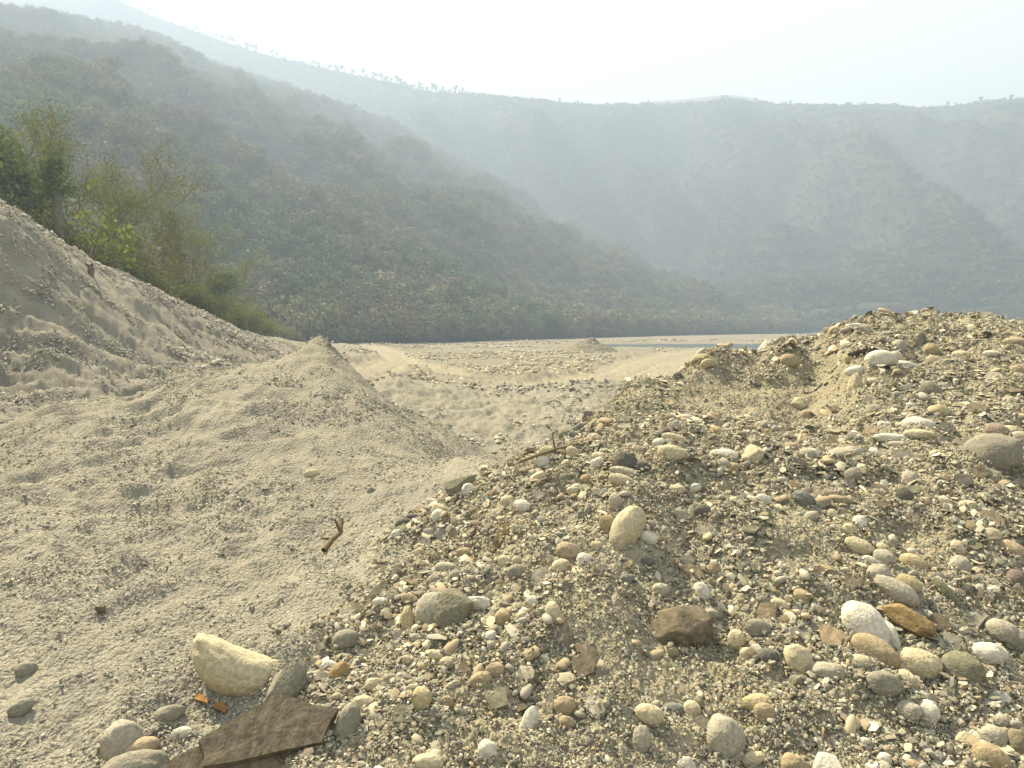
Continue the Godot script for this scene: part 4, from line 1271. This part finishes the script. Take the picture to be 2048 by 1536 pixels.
func leaves(b: MB, r: RandomNumberGenerator, at: Vector3, count: int, rad: float, size: float, cols: Array, hang: float) -> void:
	for k in count:
		var d := Vector3(r.randfn(), r.randfn() * 0.8, r.randfn()) * rad * 0.6
		var nn := (Vector3(r.randfn(), r.randfn() + 0.7, r.randfn())).normalized()
		var al := nn.cross(Vector3(r.randfn(), r.randfn(), r.randfn())).normalized()
		al = (al + Vector3.DOWN * hang).normalized()
		var si := nn.cross(al).normalized()
		var s := size * r.randf_range(0.6, 1.3)
		var c: Color = cols[r.randi() % cols.size()] * r.randf_range(0.75, 1.25)
		c.a = 1.0
		b.leaf(at + d, al * s, si * s * 0.45, nn, c)

func make_tree(kind: String, at: Vector3, height: float, wide: float, label: String, seed_: int) -> void:
	var r := RandomNumberGenerator.new()
	r.seed = seed_
	var wood := MB.new()
	var lf := MB.new()
	var tips := []
	var bark := Color(0.22, 0.19, 0.15)
	var o := base("shrub" if kind == "shrub" else ("young_tree" if kind == "young" else ("conifer" if kind == "conifer" else "tree")), at)
	tag(o, label, "shrub" if kind == "shrub" else "tree", "trees and shrubs along the bank")
	var green := [Color(0.10, 0.15, 0.05), Color(0.125, 0.165, 0.055), Color(0.15, 0.165, 0.06)]
	var olive := [Color(0.18, 0.19, 0.055), Color(0.20, 0.19, 0.06), Color(0.15, 0.175, 0.055), Color(0.21, 0.175, 0.065)]
	var lime := [Color(0.19, 0.22, 0.06), Color(0.23, 0.25, 0.07), Color(0.14, 0.18, 0.05)]
	var gold := [Color(0.27, 0.20, 0.05), Color(0.22, 0.18, 0.055), Color(0.15, 0.14, 0.05), Color(0.13, 0.125, 0.045)]
	match kind:
		"round":
			limb(wood, tips, r, Vector3(0, -0.2, 0), Vector3.UP, height * 0.62, 0.05 * wide + 0.04, 2, -0.1, 0.62, 2, bark)
			for t in tips:
				if t[0].y > height * 0.3: leaves(lf, r, t[0], 26, wide * 0.24, 0.10, green, 0.1)
		"feathery":
			limb(wood, tips, r, Vector3(0, -0.2, 0), Vector3(0.05, 1, 0).normalized(), height * 0.8, 0.11, 2, 0.0, 0.78, 2, bark)
			for t in tips:
				if t[0].y > height * 0.4 and t[2] < 2: leaves(lf, r, t[0], 18, 0.40, 0.07, olive + [Color(0.16, 0.12, 0.045)], 0.2)
		"ivy":
			wood.tube(Vector3(0, -0.3, 0), Vector3(0.05, height * 0.7, 0), 0.20, 0.15, 9, Color(0.27, 0.24, 0.19))
			for k in 5: limb(wood, tips, r, Vector3(0.05, height * (0.68 + 0.03 * k), 0), Vector3(r.randfn() * 0.6, 0.6, r.randfn() * 0.6).normalized(), 0.7, 0.05, 1, 0.1, 0.5, 1, bark)
			for k in 26:
				var y := height * r.randf_range(0.6, 1.0)
				var s := wide * (0.5 if y < height * 0.8 else 0.22)
				leaves(lf, r, Vector3(r.randf_range(-s, s), y, r.randf_range(-s, s)), 30, 0.24, 0.10, green + [Color(0.12, 0.19, 0.05)], 0.4)
		"young":
			limb(wood, tips, r, Vector3(0, -0.2, 0), Vector3.UP, height * 0.9, 0.055, 1, 0.0, 0.75, 2, bark)
			var k := 0
			for t in tips:
				k += 1
				if k % 3 == 0: leaves(lf, r, t[0], 20, 0.26, 0.12, lime, 0.35)
		"twiggy":
			limb(wood, tips, r, Vector3(0, -0.2, 0), Vector3(r.randf_range(-0.1, 0.1), 1, 0).normalized(), height * 0.85, 0.06, 2, -0.25, 0.45, 2, bark)
			for t in tips:
				if t[0].y > height * 0.35: leaves(lf, r, t[0], 16, 0.36, 0.06, olive + olive + green, 0.1)
		"gold":
			limb(wood, tips, r, Vector3(0, -0.2, 0), Vector3.UP, height * 0.7, 0.05, 2, 0.0, 0.6, 2, bark)
			for t in tips:
				if t[0].y > height * 0.4: leaves(lf, r, t[0], 9, 0.25, 0.075, gold, 0.2)
		"conifer":
			wood.tube(Vector3(0, -0.2, 0), Vector3(0, height * 0.97, 0), 0.12, 0.02, 7, bark)
			for k in 46:
				var y := height * lerpf(0.22, 0.98, k / 46.0)
				var w := k * 2.4 + r.randf_range(-0.3, 0.3)
				var len := wide * lerpf(0.55, 0.10, k / 46.0) * r.randf_range(0.7, 1.2)
				var e := Vector3(cos(w) * len, 0.12 - len * 0.1, sin(w) * len)
				wood.tube(Vector3(0, y, 0), Vector3(0, y, 0) + e, 0.02, 0.006, 4, bark)
				for j in 5: leaves(lf, r, Vector3(0, y, 0) + e * (0.3 + 0.17 * j) + Vector3(0, 0.08, 0), 14, 0.16, 0.11, [Color(0.045, 0.07, 0.035), Color(0.06, 0.085, 0.045)], -0.6)
		_:
			for k in 7:
				limb(wood, tips, r, Vector3(0, -0.15, 0), Vector3(r.randfn() * 0.5, 1, r.randfn() * 0.5).normalized(), height * r.randf_range(0.6, 0.95), 0.025, 1, -0.1, 0.5, 2, bark)
			for t in tips: leaves(lf, r, t[0], 13, 0.32, 0.07, olive if seed_ % 3 else olive + green, 0.1)
	put("trunk", wood.mesh(), mats.wood, o)
	put("crown", lf.mesh(), mats.leaf, o)

func make_trees() -> void:
	var k := 0
	for t in TREES:
		k += 1
		make_tree(t[0], Vector3(t[1], ground_y(t[1], t[2]), t[2]), t[3], t[4], t[5], 50 + k)
	print("trees ", Time.get_ticks_msec())

func skyline_trees(hl: Hill, s0: float, s1: float, count: int, label: String, group: String, hmin: float, hmax: float, seed_: int) -> void:
	var r := RandomNumberGenerator.new()
	r.seed = seed_
	var protos := []
	for k in count:
		var s := lerpf(s0, s1, (k + r.randf_range(-0.45, 0.45)) / count)
		var p := hl.at(s, r.randf_range(0.985, 1.0))
		var h := lerpf(hmin, hmax, pow(r.randf(), 1.8))
		var o := base("skyline_tree", p + Vector3(0, -0.3, 0))
		tag(o, label, "tree", group)
		if protos.size() < 5:
			var b := MB.new()
			b.tube(Vector3(0, -0.05, 0), Vector3(0.02, 0.75, 0), 0.035, 0.015, 5, Color(0.13, 0.11, 0.09))
			protos.append([b.mesh(), far_crown(700 + protos.size(), 110, 5, 0.09, 1.05, false)])
		var v = protos[k % protos.size()]
		var sc := Vector3(h * r.randf_range(0.55, 1.05), h, h * r.randf_range(0.55, 1.05))
		var t := put("trunk", v[0], mats.wood, o); t.scale = sc
		var c := put("crown", v[1], mats.skyline, o); c.scale = sc

# ---------------------------------------------------------------- the rest
func stick(called: String, label: String, at: Vector3, pts: Array, rad: float, col: Color, forks: Array) -> void:
	var b := MB.new()
	for k in pts.size() - 1:
		b.tube(pts[k], pts[k + 1], rad * (1.0 - 0.12 * k), rad * (1.0 - 0.12 * (k + 1)), 7, col)
	for f in forks: b.tube(f[0], f[1], rad * 0.6, rad * 0.25, 6, col * 0.85)
	var o := put(called, b.mesh(), mats.wood)
	o.position = at
	tag(o, label, "stick")

func dry_leaf(label: String, x: float, z: float, size: float, turn: float, col: Color) -> void:
	var b := MB.new()
	var nseg := 7
	for j in nseg + 1:
		var t := float(j) / nseg
		var w := size * 0.32 * pow(sin(PI * clampf(t, 0.03, 0.97)), 0.7)
		for i in 5:
			var s := (i - 2) / 2.0
			b.v.append(Vector3(s * w, 0.12 * size * absf(s) + 0.10 * size * sin(t * 5.0 + s) + 0.012, (t - 0.5) * size))
			b.c.append(col * (0.9 + 0.1 * absf(s)))
	for j in nseg:
		for i in 4:
			var k := j * 5 + i
			b.i.append_array(PackedInt32Array([k, k + 1, k + 5, k + 1, k + 6, k + 5]))
	b.smooth_normals()
	var o := put("dry_leaf", b.mesh(), mats.leaf)
	o.position = Vector3(x, ground_y(x, z), z)
	o.rotation.y = turn
	tag(o, label, "leaf", "dry leaves on the sand")

func make_heap(at: Vector3, rad: float, high: float) -> void:
	var b := MB.new()
	var na := 72; var nr := 40
	for j in nr + 1:
		for i in na:
			var w := TAUF * i / na
			var t := float(j) / nr
			var p := Vector3(cos(w), 0, sin(w)) * rad * t
			p.y = high * pow(1.0 - t, 1.1) * (1.0 + 0.3 * noise.get_noise_2d(p.x * 60.0, p.z * 60.0)) + 0.16 * noise.get_noise_2d(p.x * 300.0, p.z * 300.0) - 0.25 * t
			b.v.append(p)
			b.c.append(Color(0.24, 0.215, 0.155).lerp(Color(0.36, 0.33, 0.25), clampf(0.5 + 2.0 * noise.get_noise_2d(p.x * 400.0, p.z * 400.0), 0.0, 1.0)))
	for j in nr:
		for i in na:
			var k := j * na + i
			var l := j * na + (i + 1) % na
			b.i.append_array(PackedInt32Array([k, l, k + na, l, l + na, k + na]))
	b.smooth_normals()
	var o := put("gravel_heap", b.mesh(), mats.sand)
	o.position = at
	tag(o, "small cone-shaped heap of gravel on the flat river bed", "heap")

func _ready() -> void:
	rng.seed = 20240607
	noise.seed = 9; noise.frequency = 0.01; noise.fractal_octaves = 4
	tint.seed = 77; tint.frequency = 0.01; tint.fractal_octaves = 4
	cells.seed = 12; cells.frequency = 1.0; cells.noise_type = FastNoiseLite.TYPE_CELLULAR
	cells.cellular_return_type = FastNoiseLite.RETURN_DISTANCE
	# --- camera
	var cam := Camera3D.new()
	cam.name = "camera"
	cam.fov = 54.0
	cam.near = 0.1; cam.far = 4000.0
	add_child(cam)
	cam.position = Vector3(0, EYE, 0)
	cam.rotation_degrees = Vector3(-4.48, 0, 0)
	cam.current = true
	# --- sky, haze, exposure
	var env := Environment.new()
	env.background_mode = Environment.BG_SKY
	var sky := Sky.new()
	var sm := ProceduralSkyMaterial.new()
	sm.sky_top_color = Color(0.52, 0.51, 0.48)
	sm.sky_horizon_color = Color(0.55, 0.525, 0.475)
	sm.sky_curve = 0.5
	sm.ground_bottom_color = Color(0.35, 0.33, 0.28)
	sm.ground_horizon_color = Color(0.6, 0.6, 0.55)
	sm.sun_angle_max = 30.0
	sm.sun_curve = 0.12
	sm.sky_energy_multiplier = 1.0
	sky.sky_material = sm
	env.sky = sky
	env.tonemap_mode = Environment.TONE_MAPPER_LINEAR
	env.tonemap_exposure = 5.9
	env.sdfgi_enabled = true; env.ssao_enabled = true; env.ssil_enabled = true
	env.volumetric_fog_enabled = true
	env.volumetric_fog_density = 0.0024
	env.volumetric_fog_albedo = Color(0.755, 0.852, 1.0)
	env.volumetric_fog_anisotropy = 0.15
	env.volumetric_fog_length = 2000.0
	var we := WorldEnvironment.new()
	we.name = "world_environment"
	we.environment = env
	add_child(we)
	# --- sun: in front to the left, behind the near hill's shoulder
	var sun := DirectionalLight3D.new()
	sun.name = "sun"
	sun.light_energy = 1.35
	sun.light_color = Color(1.0, 0.93, 0.79)
	sun.light_angular_distance = 2.0
	sun.shadow_enabled = true
	sun.directional_shadow_max_distance = 300.0
	add_child(sun)
	var sun_az := deg_to_rad(-42.0)
	var sun_el := deg_to_rad(47.0)
	sun.look_at_from_position(Vector3(sin(sun_az) * cos(sun_el), sin(sun_el), -cos(sun_az) * cos(sun_el)) * 100.0, Vector3.ZERO, Vector3.UP)
	# --- the setting
	make_materials()
	var sk: StandardMaterial3D = mats.leaf.duplicate()
	sk.vertex_color_use_as_albedo = true
	sk.albedo_color = lin(Color(0.075, 0.085, 0.05))
	mats.skyline = sk
	make_ground()
	var near := make_hill("near_hill", "wooded hill sloping down from the left to the river bed", NEAR_RIDGE, NEAR_FOOT, 260, 190, 15.0, 1.0, 0.95, 0.0, Color(0.10, 0.11, 0.06), Color(0.145, 0.135, 0.08))
	var far := make_hill("far_hill", "long hazy hill with scrub and terraces across the valley", FAR_RIDGE, FAR_FOOT, 360, 260, 42.0, 0.5, 0.9, 0.9, Color(0.068, 0.076, 0.042), Color(0.082, 0.084, 0.049))
	make_hill("distant_hill", "faint distant hilltop showing above the far hill's crest", BACK_RIDGE, BACK_FOOT, 60, 20, 6.0, 0.5, 1.0, 0.0, Color(0.10, 0.10, 0.06), Color(0.14, 0.13, 0.08))
	var fars := []
	for k in 6: fars.append(far_crown(800 + k, 520, 6, 0.04, 0.9, true))
	var bushes := []
	for k in 4: bushes.append(far_crown(900 + k, 120, 5, 0.09, 0.7, false))
	cover_hill("hillside_forest", "dry mixed forest covering the near hill", near, 44000, 2.0, 7.0, [Color(0.115, 0.15, 0.065), Color(0.14, 0.16, 0.075), Color(0.17, 0.165, 0.085), Color(0.20, 0.165, 0.095), Color(0.155, 0.165, 0.075)], 41, fars, 1.0, 0.35, 0.0)
	cover_hill("hillside_scrub", "low scrub and scattered trees over the far hill", far, 60000, 1.2, 3.8, [Color(0.10, 0.13, 0.06), Color(0.13, 0.135, 0.07), Color(0.155, 0.14, 0.08), Color(0.115, 0.135, 0.062)], 42, bushes + [fars[0], fars[1]], 1.0, 0.25, 0.15, 7.0)
	print("hills ", Time.get_ticks_msec())
	# --- the river, seen as a thin strip
	var wm := PlaneMesh.new()
	wm.size = Vector2(120, 34)
	var river := put("river", wm, mats.water)
	river.position = Vector3(66, -0.16, -101)
	tag(river, "thin strip of river water lying across the far gravel flat", "", "", "structure")
	skyline_trees(far, 0.14, 0.42, 90, "tiny hazy tree standing on the skyline of the far left ridge", "trees along the far left ridge", 2.5, 7.0, 61)
	skyline_trees(far, 0.45, 0.92, 30, "tiny hazy tree standing on the crest of the long far hill", "trees along the crest of the far hill", 1.5, 4.5, 62)
	# --- the track climbing the foot of the far hill
	var road := MB.new()
	for k in 61:
		var t := k / 60.0
		var c := far.at(lerpf(0.635, 0.80, t), lerpf(0.002, 0.042, t))
		var c2 := far.at(lerpf(0.635, 0.80, t) + 0.004, lerpf(0.002, 0.042, t) + 0.002)
		var dir := ((c2 - c) * Vector3(1, 0, 1)).normalized()
		var out := dir.cross(Vector3.UP) * -1.0
		if out.z < 0.0: out = -out
		for q in [[-0.8, 1.5], [-0.5, 1.2], [0.4, 1.15], [1.6, -0.8]]:
			road.v.append(c + out * q[0] + Vector3(0, q[1], 0))
	for k in 60:
		for j in 3:
			var p := k * 4 + j
			road.i.append_array(PackedInt32Array([p, p + 1, p + 4, p + 1, p + 5, p + 4]))
	road.smooth_normals()
	var rc := PackedColorArray(); rc.resize(road.v.size()); rc.fill(Color(0.19, 0.18, 0.135))
	road.c = rc
	tag(put("dirt_road", road.mesh(), mats.hill), "pale dirt road climbing along the foot of the far hill", "", "", "structure")
	make_trees()
	make_stones()
	make_gravel()
	# --- single things
	make_heap(Vector3(7.81, -0.05, -75.50), 3.6, 1.4)
	var bo := put("cream_boulder", pebble(77, 4, "crescent"), mats.cream)
	bo.transform = Transform3D(stone_basis(-1.09, -2.94, 0.45, 0.19, -27.0, 0.24, 0.3), Vector3(-1.09, 1.23, -2.94))
	tag(bo, "large cream boulder half buried in grey sand, leaves at its foot", "boulder")
	var slab := base("slate_slab", Vector3(-0.87, ground_y(-0.87, -2.47) - 0.13, -2.47))
	slab.basis = stone_basis(-0.87, -2.47, 2.0, 2.0, 10.0, 2.0, 0.85)
	tag(slab, "largest layered brown slate slab, cut off by the bottom edge", "slate", "slate pieces lying on the heaps", "thing")
	for k in 7:
		var ly := put("layer", slate(210 + k, 1, 1.0, 5), mats["slate brown"], slab)
		ly.position = Vector3([0.0, 0.02, -0.015, 0.01, 0.03, 0.0, 0.05][k], 0.045 * k - 0.12, 0.036 * k)
		ly.scale = Vector3(0.42 - 0.012 * k, 0.24 - 0.012 * k, 0.040)
		ly.rotation.z = [0.0, 0.12, -0.1, 0.07, -0.05, 0.1, 0.0][k]
	var gy := ground_y(-1.01, -4.20)
	stick("driftwood", "short weathered driftwood stick with a dark tip on the sand mound", Vector3(-1.01, gy, -4.20), [Vector3(-0.03, 0.01, 0.12), Vector3(0.0, 0.05, 0.04), Vector3(0.03, 0.07, -0.03), Vector3(0.02, 0.13, -0.10)], 0.018, Color(0.26, 0.20, 0.12), [[Vector3(0.0, 0.05, 0.04), Vector3(-0.07, 0.05, 0.02)], [Vector3(0.03, 0.07, -0.03), Vector3(0.0, 0.15, -0.02)]])
	gy = ground_y(0.23, -4.31)
	stick("twig", "pale forked twig standing at the edge of the hollow", Vector3(0.23, gy, -4.31), [Vector3(-0.18, 0.0, 0.06), Vector3(-0.08, 0.03, 0.02), Vector3(0.02, 0.06, 0.0), Vector3(0.16, 0.09, -0.03)], 0.012, Color(0.33, 0.27, 0.18), [[Vector3(0.02, 0.06, 0.0), Vector3(0.0, 0.15, 0.0)], [Vector3(0.0, 0.15, 0.0), Vector3(0.035, 0.17, 0.0)]])
	dry_leaf("curled brown dry leaf at the left foot of the cream boulder", -1.21, -2.83, 0.07, 1.1, Color(0.36, 0.20, 0.075))
	dry_leaf("lower curled brown dry leaf under the cream boulder", -1.12, -2.78, 0.075, 0.9, Color(0.34, 0.18, 0.07))
	dry_leaf("dark shrivelled leaf on the sand near the left edge", -1.93, -3.44, 0.07, 0.2, Color(0.06, 0.05, 0.035))
	gy = ground_y(-11.13, -20.06)
	stick("tree_stump", "short cut stump on the pebble edge of the sand bank", Vector3(-11.13, gy, -20.06), [Vector3(0, -0.1, 0), Vector3(0.02, 0.12, 0), Vector3(0.0, 0.22, 0)], 0.09, Color(0.30, 0.235, 0.16), [[Vector3(0, 0.2, 0), Vector3(-0.12, 0.28, 0)], [Vector3(0, 0.2, 0), Vector3(0.11, 0.27, 0.05)]])
	print("done ", Time.get_ticks_msec())
